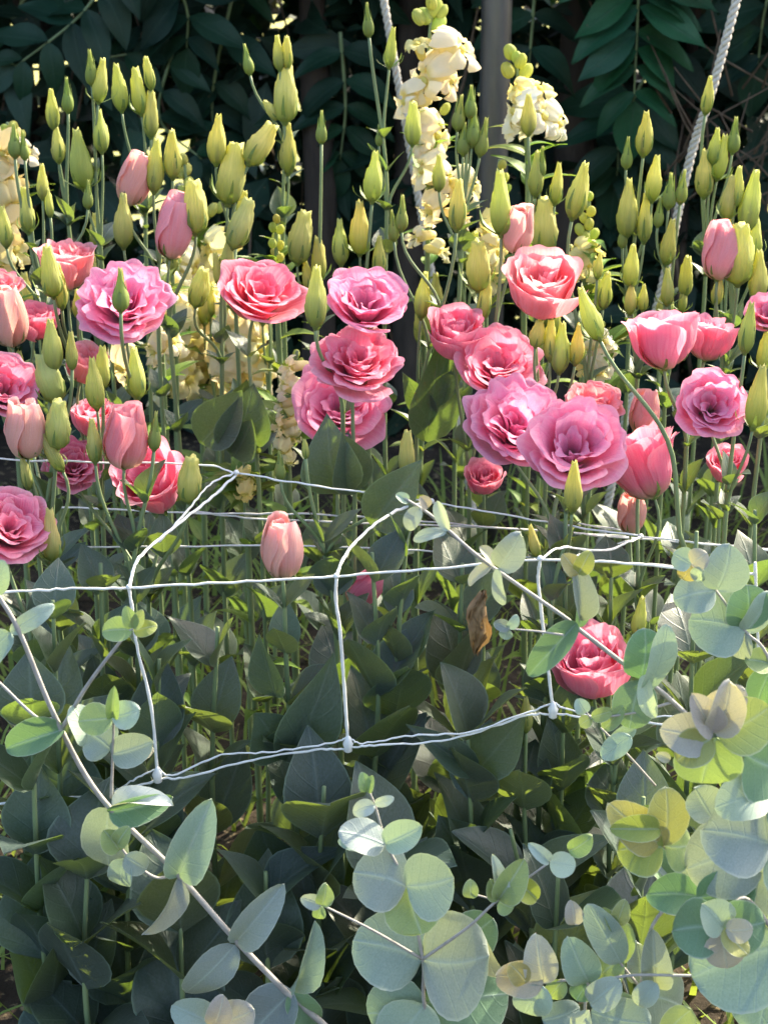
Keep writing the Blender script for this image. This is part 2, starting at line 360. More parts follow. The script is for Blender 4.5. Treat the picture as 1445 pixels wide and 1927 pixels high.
def bud_mesh(seed, slim=False, op=False):
    r = random.Random(seed); m = MB(); nr, ns = 14, 20; tw = r.uniform(1.2, 2.2); rot = r.uniform(0, 6)
    if slim: prof = [(0, .06), (.06, .15), (.2, .21), (.38, .2), (.6, .12), (.8, .065), (1, .05)]
    elif op: prof = [(0, .08), (.06, .2), (.2, .25), (.42, .275), (.65, .235), (.85, .165), (.95, .15), (1, .14)]
    else: k1 = r.uniform(.86, 1.04); k2 = r.uniform(.85, 1.2); prof = [(0, .065), (.05, .13 * k1), (.16, .19 * k1), (.34, .215 * k1), (.56, .18 * k1), (.76, .125 * k2), (.91, .082 * k2), (.97, .09 * k2), (1, .07 * k2)]
    bend = r.uniform(-.05, .05); bend2 = r.uniform(-.04, .04)
    def fn(i, j):
        th = 2 * math.pi * i; rad = interp(prof, j)[0]
        s = ((5 * (th + tw * j + rot) / (2 * math.pi)) % 1.0)
        amp = (0.3 if not slim else 0.1) * (0.12 + j)
        rad *= 1 + amp * (s ** 1.6 - 0.4)
        top = (0.035 * math.sin(3 * th + rot) + .02 * math.sin(7 * th)) * max(0, (j - .8) / .2)
        return (rad * math.cos(th) + bend * j * j, rad * math.sin(th) + bend2 * j * j, j + top), (math.sin(th), j, 0)
    m.grid(fn, ns, nr)
    b = len(m.v); m.v.append((bend, bend2, .985)); m.a.append((0, 1, 0)); q = (ns + 1) * nr
    for i in range(ns): m.f.append((q + i, q + i + 1, b))
    return m.mesh('bud', 'bud')
BUD = [bud_mesh(s) for s in range(9)]; SLIM = [bud_mesh(10 + s, slim=True) for s in range(3)]; OPEN = [bud_mesh(20 + s, op=True) for s in range(5)]
CAL_BUD = [calyx_mesh(.16, .5, .07, 5), calyx_mesh(.2, .6, .07, 6), calyx_mesh(.3, .45, .07, 16), calyx_mesh(.36, .36, .07, 17)]; CAL_SLIM = [calyx_mesh(.12, 1.08, .07, 7), calyx_mesh(.13, 0.98, .07, 8)]; CAL_OPEN = [calyx_mesh(.3, .5, .09, 9), calyx_mesh(.36, .42, .09, 10)]
HUE = {'lil': (.86, .31, .54), 'pnk': (.87, .27, .42), 'lpk': (.9, .46, .47), 'cor': (.86, .32, .33), 'hot': (.84, .18, .28), 'pch': (.84, .55, .43), 'dep': (.74, .16, .32)}
def jit(c, r, a=.07, top=1.0): return tuple(max(0, min(top, x * (1 + r.uniform(-a, a)))) for x in c)

def b(x, y, h, tilt=0, dy=0): return dict(k='bud', x=x, y=y, s=h, tilt=tilt, dy=dy)
def s(x, y, h, tilt=0, dy=0): return dict(k='slim', x=x, y=y, s=h, tilt=tilt, dy=dy)
def o_(x, y, h, tilt=0, dy=0): return dict(k='open', x=x, y=y, s=h, tilt=tilt, dy=dy)
def h_(x, y, h, tilt=0, hue='pch', dy=0): return dict(k='half', x=x, y=y, s=h, tilt=tilt, hue=hue, dy=dy)
def f_(kind, x, y, wd, ax, hue, var=0, dy=0): return dict(k=kind, x=x, y=y, s=wd, ax=ax, hue=hue, var=var, dy=dy)

def leaf_at(root, me, base, tip, wratio, nhint, col=(1, 1, 1), name='leaf'):
    d = tip - base; L = d.length; d.normalize()
    n = nhint - d * nhint.dot(d)
    if n.length < 1e-4: n = Vector((0, 0, 1)) - d * d.z
    n.normalize(); y = n.cross(d)
    mx = Matrix((d * L, y * L * wratio, n * L)).transposed().to_4x4(); mx.translation = base
    return obj(name, me, root, rel(root, mx), col)
LISI_GROUP = 'lisianthus plants in the flower bed'
def stem_leaves(root, path, r, z0, z1, big, gap):
    # clasping opposite pairs, each pair turned a quarter from the last
    az = r.uniform(0, 3.14); z = z0
    while z < z1:
        for i in range(len(path) - 1):
            if path[i].z <= z <= path[i + 1].z:
                t = (z - path[i].z) / max(1e-6, path[i + 1].z - path[i].z); p = path[i].lerp(path[i + 1], t); break
        else: break
        fr = max(0.0, min(1.0, (z - 0.12) / 0.38)); L = big * (1 - 0.5 * fr)
        for q in (0, math.pi):
            a = az + q + r.uniform(-.25, .25); el = R_(r.uniform(42, 78)); l = L * r.uniform(.8, 1.15)
            d = Vector((math.cos(a) * math.cos(el), math.sin(a) * math.cos(el), math.sin(el)))
            nn = Vector((-math.cos(a) * math.sin(el), -math.sin(a) * math.sin(el), math.cos(el)))
            g = r.uniform(.8, 1.2)
            leaf_at(root, r.choice(LEAF), p + d * 0.002, p + d * l, r.uniform(.62, .92), nn, (g * r.uniform(.9, 1.1), g, g * r.uniform(.85, 1.1)))
        az += math.pi / 2 + r.uniform(-.2, .2); z += gap * r.uniform(.8, 1.2)

def plant(label, Y, items, seed, lean=0.0, leaves=True, extra=(), group=None, big=0.085, gap=0.055, zleaf=None):
    r = random.Random(seed)
    pts = []
    for it in items:
        c = P(it['x'], it['y'], Y + it['dy']); m = mpp(c); size = it['s'] * m
        if it['k'] in ('bud', 'slim', 'open', 'half'):
            a = R_(it['tilt'] + r.uniform(-4, 4)); ax = (CR * math.sin(a) + Vector((0, r.uniform(-.14, .14), 1)).normalized() * math.cos(a)).normalized()
            base = c - ax * size * 0.5
        else:
            ax = view_dir(*it['ax']); base = c - ax * size * 0.5 * {'rose': .55, 'frill': .5, 'cup': .68, 'bell': .75}[it['k']]
        pts.append((it, base, ax, size))
    top = max(pts, key=lambda q: q[1].z); low = min(q[1].z for q in pts)
    cx = sum(q[1].x for q in pts) / len(pts)
    root = thing('lisianthus_plant', label, 'flower', (cx + lean + r.uniform(-.012, .012), Y + r.uniform(-.01, .03), 0), group or LISI_GROUP)
    m = MB(); rp = Vector(root.location)
    bz = max(0.12, low - r.uniform(.07, .13))
    node = Vector((cx * .75 + rp.x * .25, Y, bz))
    main = bez(rp, rp + Vector((r.uniform(-.01, .01), 0, bz * .4)), node - Vector((r.uniform(-.01, .01), 0, bz * .3)), node, 8)
    L = (top[1] - node).length
    up = bez(node, node + (node - main[-2]).normalized() * L * .4, top[1] - top[2] * L * .35, top[1], 10)
    path = main + up[1:]
    n = len(path)
    m.tube([p - rp for p in path], [0.0029 - 0.0013 * i / (n - 1) for i in range(n)], 8)
    for q in pts:
        if q is top: continue
        L0 = r.uniform(.07, .13); zt = max(bz + 0.005, q[1].z - L0)
        st = min(path, key=lambda p: abs(p.z - zt)); L = (q[1] - st).length
        br = bez(st, st + Vector((0, 0, L * .3)) + (q[1] - st) * .1, q[1] - q[2] * L * .4, q[1], 9)
        m.tube([p - rp for p in br], [0.0019 - 0.0005 * i / 9 for i in range(10)], 7)
        for sg in (-1, 1):
            a = r.uniform(0, 3.14) + (0 if sg > 0 else math.pi); d = Vector((math.cos(a) * .7, math.sin(a) * .7, .7))
            leaf_at(root, r.choice(BRACT), st, st + d * r.uniform(.018, .035), .8, Vector((0, 0, 1)), (1.1, 1.1, .9))
    obj('stem', m.mesh('stem', 'stem'), root)
    for it, base, ax, size in pts:
        k = it['k']; spin = Matrix.Rotation(r.uniform(0, 6.28), 4, 'Z')
        F = frame(ax, Vector((1, .2, 0))); F.translation = base
        if k in ('bud', 'slim', 'open'):
            sx = size * r.uniform(.8, .96)
            mx = rel(root, F @ spin @ Matrix.Diagonal((sx, sx, size, 1)))
            v = r.random(); c = {'bud': (.66 + .14 * v, .67 + .06 * v, .24 + .06 * v), 'slim': (.42, .50, .17), 'open': (.72, .69, .30)}[k]
            o = obj('bud', r.choice({'bud': BUD, 'slim': SLIM, 'open': OPEN}[k]), root, mx, jit(c, r))
            obj('calyx', r.choice({'bud': CAL_BUD, 'slim': CAL_SLIM, 'open': CAL_OPEN}[k]), o)
        elif k == 'half':
            sc = size / 1.62; mx = rel(root, F @ spin @ Matrix.Diagonal((sc, sc, sc, 1)))
            o = obj('opening_bud', CAL_BLOOM, root, mx)
            for me, T, q in r.choice(SETS['half']):
                col = HUE[it['hue']]
                obj('petal', me, o, T, jit(col, r, .05))
        else:
            sc = size * 0.5; mx = rel(root, F @ spin @ Matrix.Diagonal((sc, sc, sc, 1)))
            o = obj('bloom', CAL_CUP if k in ('cup', 'bell') else CAL_BLOOM, root, mx)
            for me, T, q in SETS[k][(it['var'] + seed) % len(SETS[k])]:
                col = HUE[it['hue']]; g = 1.0 + .03 * q
                obj('petal', me, o, T, jit(tuple(min(1, x * g) for x in col), r, .05))
    if leaves:
        z0 = zleaf if zleaf is not None else (.05 if Y < 1.45 else .2)
        stem_leaves(root, path, r, z0, low - .03, big if Y < 1.5 else big * .85, gap if Y < 1.5 else gap * 1.7)
    for (bx, by, tx, ty, wr, roll) in extra:            # leaves that stand out in the photograph
        A = P(bx, by, Y - .012); Bq = P(tx, ty, Y - .03)
        nn = CT * math.cos(R_(roll)) + CR * math.sin(R_(roll)) + Vector((0, 0, .3))
        leaf_at(root, r.choice(LEAF), A, Bq, wr, nn, (.95, 1, .95))
    return root
# ================================================================== THE SETTING
g = MB(); NG = 60
def gfn(i, j):
    x = (i * 2 - 1); y = (j * 2 - 1); X = 120 * x * abs(x) ** 1.6; Y = 2 + 120 * y * abs(y) ** 1.6
    z = -0.004 + 0.018 * noise.noise(Vector((X * 3, Y * 3, 0))) * (1 if abs(X) < 4 and abs(Y) < 8 else 0)
    return (X, Y, z - .012), (0, 0, 0)
g.grid(gfn, NG, NG); gr = obj('ground', g.mesh('ground', 'ground')); gr['kind'] = 'structure'

# weeds and straw between the rows
r = random.Random(3); m = MB()
for i in range(2600):
    x = r.uniform(-.75, .75); y = r.uniform(1.2, 2.7); L = r.uniform(.04, .16); a = r.uniform(0, 6.28); l = r.uniform(.15, .9)
    d = Vector((math.cos(a) * l, math.sin(a) * l, 1)).normalized(); sd_ = Vector((-math.sin(a), math.cos(a), 0)) * r.uniform(.0015, .004)
    p = Vector((x, y, -.02)); q = len(m.v); bnd = Vector((math.cos(a), math.sin(a), -.5)) * L * .35
    for t, wd in ((0, 1), (.5, .8), (1, .05)):
        c = p + d * L * t + bnd * t * t
        m.v += [tuple(c - sd_ * wd), tuple(c + sd_ * wd)]; m.a += [(0.3, t, 0)] * 2
    m.f += [(q, q + 1, q + 3, q + 2), (q + 2, q + 3, q + 5, q + 4)]
go = obj('weeds', m.mesh('weeds', 'bright')); go['kind'] = 'stuff'; tagged(go, 'low yellow green weeds and grass between the flower rows', 'weeds')

# ------------------------------------------------------------------ dark shrubs behind the bed
def crown(seed, cx, cy, wx, wy, z0, z1, n, gaps, size=.085):
    r = random.Random(seed); m = MB()
    while n > 0:
        x = cx + r.uniform(-wx, wx); y = cy + r.uniform(-wy, wy); z = r.uniform(z0, z1); p = Vector((x, y, z))
        if noise.noise(Vector((x * 7, seed * 3.1, z * 7))) > gaps + .3: continue
        n -= 1
        L = size * r.choice((.45, .7, .9, 1.1, 1.4)) * r.uniform(.85, 1.15); a = r.uniform(0, 6.28); el = r.uniform(-1.2, .3)
        d = Vector((math.cos(a) * math.cos(el), math.sin(a) * math.cos(el), math.sin(el)))
        nn = Vector((r.uniform(-.6, .6), r.uniform(-1.4, .1), r.uniform(.1, 1))); nn = (nn - d * nn.dot(d)).normalized(); sd2 = nn.cross(d)
        q = len(m.v)
        for t, wd, u in ((0, 0, 0), (.35, .24, -1), (.35, 0, 0), (.35, .24, 1), (.7, .17, -1), (.7, 0, 0), (.7, .17, 1), (1, 0, 0)):
            c = p + d * L * t + sd2 * u * wd * L + nn * ((.06 * abs(u)) - .25 * t * t) * L
            m.v.append(tuple(c)); m.a.append((u, t, 0))
        m.f += [(q, q + 1, q + 2), (q, q + 2, q + 3), (q + 1, q + 4, q + 5, q + 2), (q + 2, q + 5, q + 6, q + 3), (q + 4, q + 7, q + 5), (q + 5, q + 7, q + 6)]
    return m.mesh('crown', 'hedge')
def shrub(label, seed, cx, cy, wx, trunks, n=3800, h=1.3, gaps=0.0):
    r = random.Random(seed); root = thing('shrub', label, 'shrub', (cx, cy, -.01), 'dark shrubs behind the flower bed')
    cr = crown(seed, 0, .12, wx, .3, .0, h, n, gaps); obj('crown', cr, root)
    obj('shade_overhang', crown(seed + 50, 0, -.12, wx, .28, h - .42, h, n // 3, .6), root)  # unseen forward foliage, added to shade the lower shrub from the sky
    for (px, wpx, Yt) in trunks:
        p = P(px, 150, Yt); rad = wpx * mpp(p) / 2; bx = p.x - cx; by = Yt - cy
        mm = MB(); pts = catmull([(bx + r.uniform(-.02, .02), by, -.02), (bx, by, .4), (bx + r.uniform(-.02, .02), by + .02, .8), (bx + r.uniform(-.06, .06), by + .05, h * .95)], 5)
        mm.tube(pts, [rad * (1.15 - .5 * i / len(pts)) * r.uniform(.93, 1.07) for i in range(len(pts))], 10)
        obj('trunk', mm.mesh('trunk', 'bark'), root)
    for i in range(14):
        mm = MB(); x = r.uniform(-wx, wx); p0 = Vector((x, r.uniform(-.25, .1), r.uniform(.0, .5))); d = Vector((r.uniform(-.5, .5), r.uniform(-.2, .2), 1)).normalized(); L = r.uniform(.3, .7)
        mm.tube([p0, p0 + d * L * .5 + Vector((r.uniform(-.03, .03), 0, 0)), p0 + d * L], [.004, .003, .0015], 6); obj('twig', mm.mesh('twig', 'twig'), root)
    return root
SH = [shrub('dark leafy shrub at the far left behind the tallest buds', 31, -1.15, 3.25, .5, [(60, 30, 3.2)]),
      shrub('dark shrub with yellow light gaps left of the pale rope', 32, -.35, 3.2, .48, [(600, 62, 3.05)], gaps=-.08),
      shrub('dark shrub with a thick trunk directly behind the grey pole', 33, .3, 3.3, .42, [(775, 70, 3.1), (1085, 84, 3.15)]),
      shrub('dark shrub behind the right rope with tangled dry twigs', 34, .85, 3.2, .48, [(1300, 26, 3.1)], gaps=-.03)]
for i, (x, sd2) in enumerate(((-2.1, 35), (1.75, 36))):
    shrub(['dark shrub beyond the left end of the flower bed', 'dark shrub beyond the right end of the flower bed'][i], sd2, x, 3.3, .55, [(722 + 1000 * x / 3.3, 40, 3.3)], 4200)

# long pinnate leaves hanging in front of the shrubs
def pinnate(root, pts_px, Y, n, lpx, seed, droop=.12, spread=74, tint=(1.1, 1.3, 1.2)):
    r = random.Random(seed); rp = Vector(root.location)
    path = catmull([P(x, y, Y + k * .02) for k, (x, y) in enumerate(pts_px)], 8)
    m = MB(); N = len(path); m.tube([p - rp for p in path], [.0035 - .002 * i / N for i in range(N)], 6)
    ra = obj('compound_leaf', m.mesh('rachis', 'stem'), root)
    L = lpx * mpp(path[0])
    for i in range(n):
        t = (i + .7) / n; k = min(N - 2, int(t * (N - 1))); p = path[k]; d = (path[k + 1] - path[k]).normalized(); sidev = d.cross(CT).normalized()
        for sg in (-1, 1):
            l = L * (.75 + .5 * math.sin(math.pi * min(1, t * .8 + .15))) * r.uniform(.85, 1.1) * .85
            an = R_(spread * (1.05 - .35 * t) + r.uniform(-7, 7))
            dd = (d * math.cos(an) + sidev * sg * math.sin(an) + Vector((0, 0, -droop * r.uniform(.4, 1.2))) * .5 + CT * r.uniform(-.15, .2)).normalized()
            nn = (CT + Vector((0, 0, .5)) + sidev * sg * .3)
            mxo = leaf_at(root, r.choice(LEAFLET), p, p + dd * l, r.uniform(.6, .78), nn, jit(tint, r, .18, 4), 'leaflet')
            mxo.parent = ra
    mxo = leaf_at(root, LEAFLET[0], path[-1], path[-1] + (path[-1] - path[-2]).normalized() * L * .85, .85, CT, tint, 'leaflet'); mxo.parent = ra
pinnate(SH[3], [(1215, -160), (1203, -60), (1198, 60), (1192, 190)], 2.78, 10, 165, 1, tint=(1.6, 2.5, 1.9))
pinnate(SH[3], [(1480, -120), (1440, 10), (1425, 120)], 2.86, 5, 140, 2)
pinnate(SH[3], [(1330, -60), (1180, 210), (1160, 330)], 2.98, 6, 150, 3)
pinnate(SH[0], [(230, -80), (150, 30), (30, 125)], 2.85, 6, 130, 4, .6)
pinnate(SH[0], [(-60, 90), (60, 130), (190, 110), (250, 100)], 2.9, 6, 120, 5, 1.0, 75)
pinnate(SH[1], [(300, -90), (350, 10), (352, 90)], 2.9, 4, 130, 6)
pinnate(SH[1], [(450, -60), (400, 180), (420, 330)], 3.0, 6, 120, 7)
pinnate(SH[1], [(330, 80), (300, 220), (380, 300)], 2.95, 5, 115, 8)
pinnate(SH[2], [(1010, -80), (1000, 60), (990, 170)], 2.9, 4, 130, 9)
pinnate(SH[2], [(640, 60), (650, 200), (640, 300)], 3.0, 5, 120, 10)
r = random.Random(77)
for i in range(26):                                  # dry tangle at the right
    x, y = r.uniform(1230, 1470), r.uniform(140, 420); A = P(x, y, 2.85); an = r.uniform(.4, 2.6)
    Bq = A + Vector((math.cos(an), r.uniform(-.2, .2), math.sin(an))) * r.uniform(.08, .28)
    mm = MB(); rp = Vector(SH[3].location); mm.tube([A - rp, (A + Bq) / 2 - rp + Vector((r.uniform(-.02, .02), 0, r.uniform(-.02, .02))), Bq - rp], [.0022, .0018, .001], 5); obj('dry_twig', mm.mesh('dry_twig', 'twig'), SH[3])

# ------------------------------------------------------------------ pole and ropes
pp = P(931, 150, 2.5); prad = 57 * mpp(pp) / 2
pole = thing('pole', 'grey galvanised metal pole standing upright behind the cream snapdragons', 'pole', (pp.x, 2.5, -.02))
m = MB(); m.tube([(0, 0, 0), (0, 0, .5), (0, 0, 1.0), (0, 0, 1.72)], prad, 28); obj('post', m.mesh('post', 'pole'), pole)
m = MB(); m.tube([(-1.6, 0, 1.745), (0, 0, 1.745), (1.6, 0, 1.745)], prad * .8, 20); obj('crossbar', m.mesh('crossbar', 'pole'), pole)
m = MB(); m.tube([(0, 0, 1.64), (0, 0, 1.66), (0, 0, 1.71), (0, 0, 1.715)], [prad * 1.02, prad * 1.14, prad * 1.14, prad * 1.02], 24); obj('collar', m.mesh('collar', 'pole'), pole)
def rope(label, pts, rad):
    path = catmull(pts, 40); m = MB(); N = len(path); org = path[-1].copy()
    ln = 0; acc = [0]
    for i in range(1, N): ln += (path[i] - path[i - 1]).length; acc.append(ln)
    # resample finely so that the twist shows
    K = int(ln / .0035); fine = []
    j = 0
    for k in range(K + 1):
        t = ln * k / K
        while j < N - 2 and acc[j + 1] < t: j += 1
        fine.append(path[j].lerp(path[j + 1], (t - acc[j]) / max(1e-9, acc[j + 1] - acc[j])))
    for sidx in range(3):
        sp = []
        for k, p in enumerate(fine):
            t = (fine[min(k + 1, K)] - fine[max(k - 1, 0)]).normalized(); n1 = t.cross(Vector((0, 1, 0))).normalized(); n2 = t.cross(n1)
            a = k * .0035 / .03 * 2 * math.pi / 1.0 + sidx * 2.094
            sp.append(p + (n1 * math.cos(a) + n2 * math.sin(a)) * rad * .6 - org)
        m.tube(sp, rad * .5, 6)
    o = obj('rope', m.mesh('rope', 'rope')); o.location = org; tagged(o, label, 'rope', 'white twisted ropes hanging from the frame'); return o
zb = 1.745 - .02
tl = P(722, 0, 2.45); tl2 = P(757, 200, 2.45)
dl = (tl - tl2); up = tl + dl * ((zb - tl.z) / dl.z); dn = tl2 - dl * ((tl2.z - .0) / dl.z)
rope('short length of pale twisted rope beside the tall snapdragon', [Vector((up.x, 2.5, zb)), tl, tl2, dn], .0055)
tr_ = P(1385, 0, 2.3); tr2 = P(1300, 290, 2.3); tr3 = P(1240, 560, 2.3); tr4 = P(1190, 720, 2.3)
dl = tr_ - tr2; up = tr_ + dl * ((zb - tr_.z) / dl.z)
rope('pale twisted rope slanting down to the right of the hanging pinnate leaf', [Vector((up.x, 2.47, zb)), tr_, tr2, tr3, tr4, Vector((tr4.x - .05, 2.28, 0))], .006)

# ================================================================== SNAPDRAGONS
def floret_mesh(seed, fold=0.0):
    r = random.Random(seed); m = MB()
    m.tube([(0, -.02, -.75), (0, -.03, -.6), (0, -.02, -.3), (0, 0, -.02)], [.1, .17, .19, .24], 10, True, (0, .45, 0))
    for kind, th, hw, R0, back in (('u', 62, 34, .62, .2), ('u', 118, 34, .62, .2), ('l', 205, 36, .55, .1), ('l', 270, 32, .58, .02), ('l', 335, 36, .55, .1)):
        p1, p2 = r.uniform(0, 6), r.uniform(0, 6); lift = r.uniform(-.08, .12); tc = R_(th + r.uniform(-6, 6))
        def fn(i, j):
            u = i * 2 - 1; rr = .13 + (R0 * r0 - .13) * j * (1 - .22 * abs(u) ** 3)
            an = tc + u * R_(hw) * (0.62 + .45 * math.sin(math.pi * min(1, j * .75)))
            ruf = j ** 2 * (.1 * math.sin(4 * u + p1) + .06 * math.sin(8 * u + p2))
            z = .12 * math.sin(math.pi * j * .8) - back * j * j * (2.2 if kind == 'u' else 1.6) + ruf + lift * j
            y = rr * math.sin(an); x = rr * math.cos(an)
            if fold: x *= 1 - .45 * fold; y *= 1 - .25 * fold; z += .3 * fold * j
            return (x, y, z), (u, .3 + .7 * j, j)
        r0 = r.uniform(.88, 1.1)
        m.grid(fn, 7, 7)
    def pal(i, j):
        a = 2 * math.pi * i; ph = math.pi * j; return ((.13 * math.sin(ph) * math.cos(a)), -.05 + .1 * math.sin(ph) * math.sin(a), .03 - .07 * math.cos(ph)), (0, .08, 0)
    m.grid(pal, 10, 6); return m.mesh('floret', 'snap')
FLO = [floret_mesh(s) for s in range(4)] + [floret_mesh(9, .8), floret_mesh(10, 1.0)]
def sbud_mesh(seed):
    r = random.Random(seed); m = MB(); prof = [(0, .1), (.12, .28), (.4, .36), (.7, .33), (.9, .2), (1, .02)]; dent = r.uniform(0, 6)
    def fn(i, j):
        th = 2 * math.pi * i; rd = interp(prof, j)[0] * (1 + .1 * math.cos(2 * th + dent)); return (rd * math.cos(th), rd * math.sin(th) + .1 * j * j, j), (math.sin(th), .5 + j * .3, 0)
    m.grid(fn, 12, 9); return m.mesh('snap_bud', 'bud')
SBUD = [sbud_mesh(s) for s in range(3)]
NARROW = [leaf_mesh('narrow_leaf', 'bright', .5, 90 + s, .3, .5, 'lance', nu=4, nv=7) for s in range(3)]
CREAM = (.9, .85, .64); WHITE = (.88, .86, .78); YEL = (.86, .78, .34)
def snap(label, Y, stem_px, florets, buds, seed, col=CREAM):
    r = random.Random(seed); pts = [P(x, y, Y) for x, y in stem_px]; foot = Vector((pts[-1].x + r.uniform(-.02, .02), Y + .01, 0))
    root = thing('snapdragon', label, 'flower', foot, 'cream snapdragons behind the lisianthus'); rp = Vector(foot)
    path = catmull(pts + [foot], 8); m = MB(); N = len(path); m.tube([p - rp for p in path], [.0018 + .0022 * i / N for i in range(N)], 8)
    obj('stem', m.mesh('stem', 'stem'), root)
    def near(p): return min(path, key=lambda q: (q - p).length + abs(q.z - p.z + .01) * .5)
    for f in florets:
        x, y, sz, ang = f[:4]; c = P(x, y, Y - .015 - r.uniform(0, .02)); L = sz * mpp(c)
        a = R_(ang); ax = (CR * math.cos(a) * .95 + CT * r.uniform(.3, .75) + Vector((0, 0, 1)) * (math.sin(a) * .75)).normalized()
        F = frame(ax, Vector((0, 0, 1)).cross(ax)); F.translation = c
        kk = r.choice(FLO[:4]) if sz > 58 else r.choice(FLO)
        obj('floret', kk, root, rel(root, F @ Matrix.Rotation(r.uniform(-.25, .25), 4, 'Z') @ Matrix.Diagonal((L * .98, L * .98, L * 1.0, 1))), jit(f[4] if len(f) > 4 else col, r, .05))
        mm = MB(); st = near(c - ax * L * .6); e = c - ax * L * .7; mm.tube([st - rp, e - rp], [.0012, .0012], 5); obj('pedicel', mm.mesh('pedicel', 'calyx'), root)
    for (x, y, sz) in buds:
        c = P(x, y, Y - r.uniform(-.01, .015)); L = sz * mpp(c); st = near(c); d = c - st; ax = (Vector((d.x, d.y - .004, 0)).normalized() * .6 + Vector((0, 0, .8))).normalized()
        F = frame(ax, Vector((1, .3, 0))); F.translation = c - ax * L * .5
        obj('flower_bud', r.choice(SBUD), root, rel(root, F @ Matrix.Diagonal((L * .95, L * .95, L, 1))), jit((.62, .64, .2), r, .1))
    for i in range(34):
        p = path[int(N * r.uniform(.35, .97))]; a = r.uniform(0, 6.28); d = Vector((math.cos(a), math.sin(a), r.uniform(.2, 1.1))).normalized()
        leaf_at(root, r.choice(NARROW), p, p + d * r.uniform(.03, .065), r.uniform(.6, .9), Vector((0, 0, 1)), jit((.75, .85, .8), r, .15))
    return root
snap('tall cream snapdragon spike with yellow top buds left of the grey pole', 2.0, [(815, -20), (805, 120), (800, 260), (805, 420), (800, 620)],
     [(800, 148, 92, 200), (848, 148, 70, 330), (866, 90, 84, 15), (762, 188, 72, 190), (786, 82, 50, 110, YEL), (822, 250, 78, 340), (790, 262, 60, 200), (795, 318, 70, 190), (845, 338, 66, 350), (888, 350, 66, 340), (808, 395, 66, 230), (872, 408, 54, 330), (786, 445, 52, 200), (830, 470, 50, 340)],
     [(818, 15, 40), (800, 30, 36), (832, 22, 30), (788, 32, 34), (826, 45, 38), (812, 5, 30), (838, 205, 26)], 1)
snap('shorter white snapdragon in front of the right edge of the grey pole', 1.98, [(962, 85), (975, 150), (990, 260), (992, 420), (985, 620)],
     [(968, 205, 78, 180, WHITE), (1012, 165, 62, 60, YEL), (1022, 215, 82, 0, WHITE), (1052, 230, 70, 340, WHITE), (985, 238, 66, 260, WHITE), (962, 238, 52, 190, WHITE), (970, 165, 42, 170, YEL)],
     [(960, 98, 34), (980, 115, 32), (955, 132, 34), (990, 135, 34), (972, 108, 26)], 2, WHITE)
snap('creamy yellow snapdragon cut by the left edge of the picture', 1.95, [(15, 230), (10, 330), (15, 450), (20, 640)],
     [(5, 285, 76, 250), (20, 335, 80, 330), (-8, 355, 84, 200), (18, 390, 84, 300), (5, 430, 88, 230), (28, 465, 82, 350), (0, 490, 80, 240), (52, 285, 50, 0, WHITE)],
     [(25, 240, 28), (40, 255, 24), (10, 245, 26)], 3, (.9, .78, .42))
snap('cream snapdragon half hidden beneath the green bud above the hot pink bloom', 2.12, [(345, 290), (360, 400), (385, 520), (380, 700)],
     [(395, 470, 84, 200), (365, 505, 80, 330), (400, 545, 90, 0), (340, 545, 74, 180), (345, 590, 96, 250), (420, 610, 110, 300), (380, 640, 110, 220), (450, 660, 90, 0), (330, 660, 92, 200), (400, 690, 96, 300), (350, 720, 84, 250), (440, 715, 80, 330), (300, 610, 70, 180)],
     [(345, 300, 26), (352, 318, 26), (340, 325, 24), (356, 345, 28), (345, 360, 26), (400, 395, 30), (385, 405, 28), (415, 390, 26)], 4, (.9, .84, .56))
snap('cream snapdragon filling the gap left below the hot pink bloom', 2.04, [(455, 500), (450, 580), (448, 700)],
     [(430, 570, 92, 200), (475, 590, 92, 340), (450, 630, 100, 270), (490, 650, 88, 0), (415, 650, 96, 200), (465, 690, 92, 300), (430, 720, 90, 230), (500, 710, 80, 330)], [(455, 512, 20)], 12, (.9, .84, .6))
snap('cream snapdragon right behind the lilac frilled bloom', 2.06, [(335, 480), (335, 580), (330, 700)],
     [(330, 540, 84, 20), (345, 580, 92, 340), (315, 610, 92, 200), (350, 640, 96, 300), (320, 680, 92, 230), (355, 710, 90, 340), (300, 730, 84, 200)], [(336, 490, 18)], 13, (.9, .85, .62))
snap('slender cream snapdragon hanging florets beside the stacked pink blooms', 1.7, [(560, 660), (545, 740), (540, 830), (545, 930)],
     [(548, 690, 52, 200), (535, 720, 50, 190), (560, 735, 44, 340), (530, 760, 48, 200), (552, 780, 46, 300), (530, 800, 50, 210), (548, 825, 46, 280), (530, 850, 44, 250), (545, 870, 34, 270)],
     [(558, 665, 18), (566, 680, 16)], 5, CREAM)
snap('green snapdragon tip with tight buds above the hot pink bloom', 1.9, [(521, 410), (520, 460), (522, 540), (525, 640)], [],
     [(521, 412, 20), (514, 428, 22), (528, 432, 22), (520, 445, 22), (513, 458, 22), (527, 462, 22), (518, 475, 22), (528, 485, 20)], 6)
snap('yellow snapdragon topped with round buds right of the coral bloom', 1.88, [(1108, 360), (1106, 430), (1100, 520), (1098, 660)],
     [(1108, 495, 62, 330, YEL), (1085, 470, 44, 190, YEL), (1118, 470, 44, 20, YEL), (1085, 505, 50, 220, YEL)],
     [(1110, 370, 20), (1102, 385, 22), (1112, 398, 24), (1098, 410, 24), (1108, 422, 26), (1090, 432, 26), (1118, 440, 24), (1100, 445, 26)], 7, YEL)
snap('pale snapdragon florets low down between the coral bloom and side cup bloom', 1.78, [(1125, 590), (1130, 660), (1120, 760)],
     [(1135, 640, 58, 20), (1118, 670, 62, 200), (1142, 680, 58, 330), (1125, 700, 60, 280), (1105, 690, 50, 190, YEL)], [(1125, 598, 18), (1132, 612, 18)], 8, WHITE)
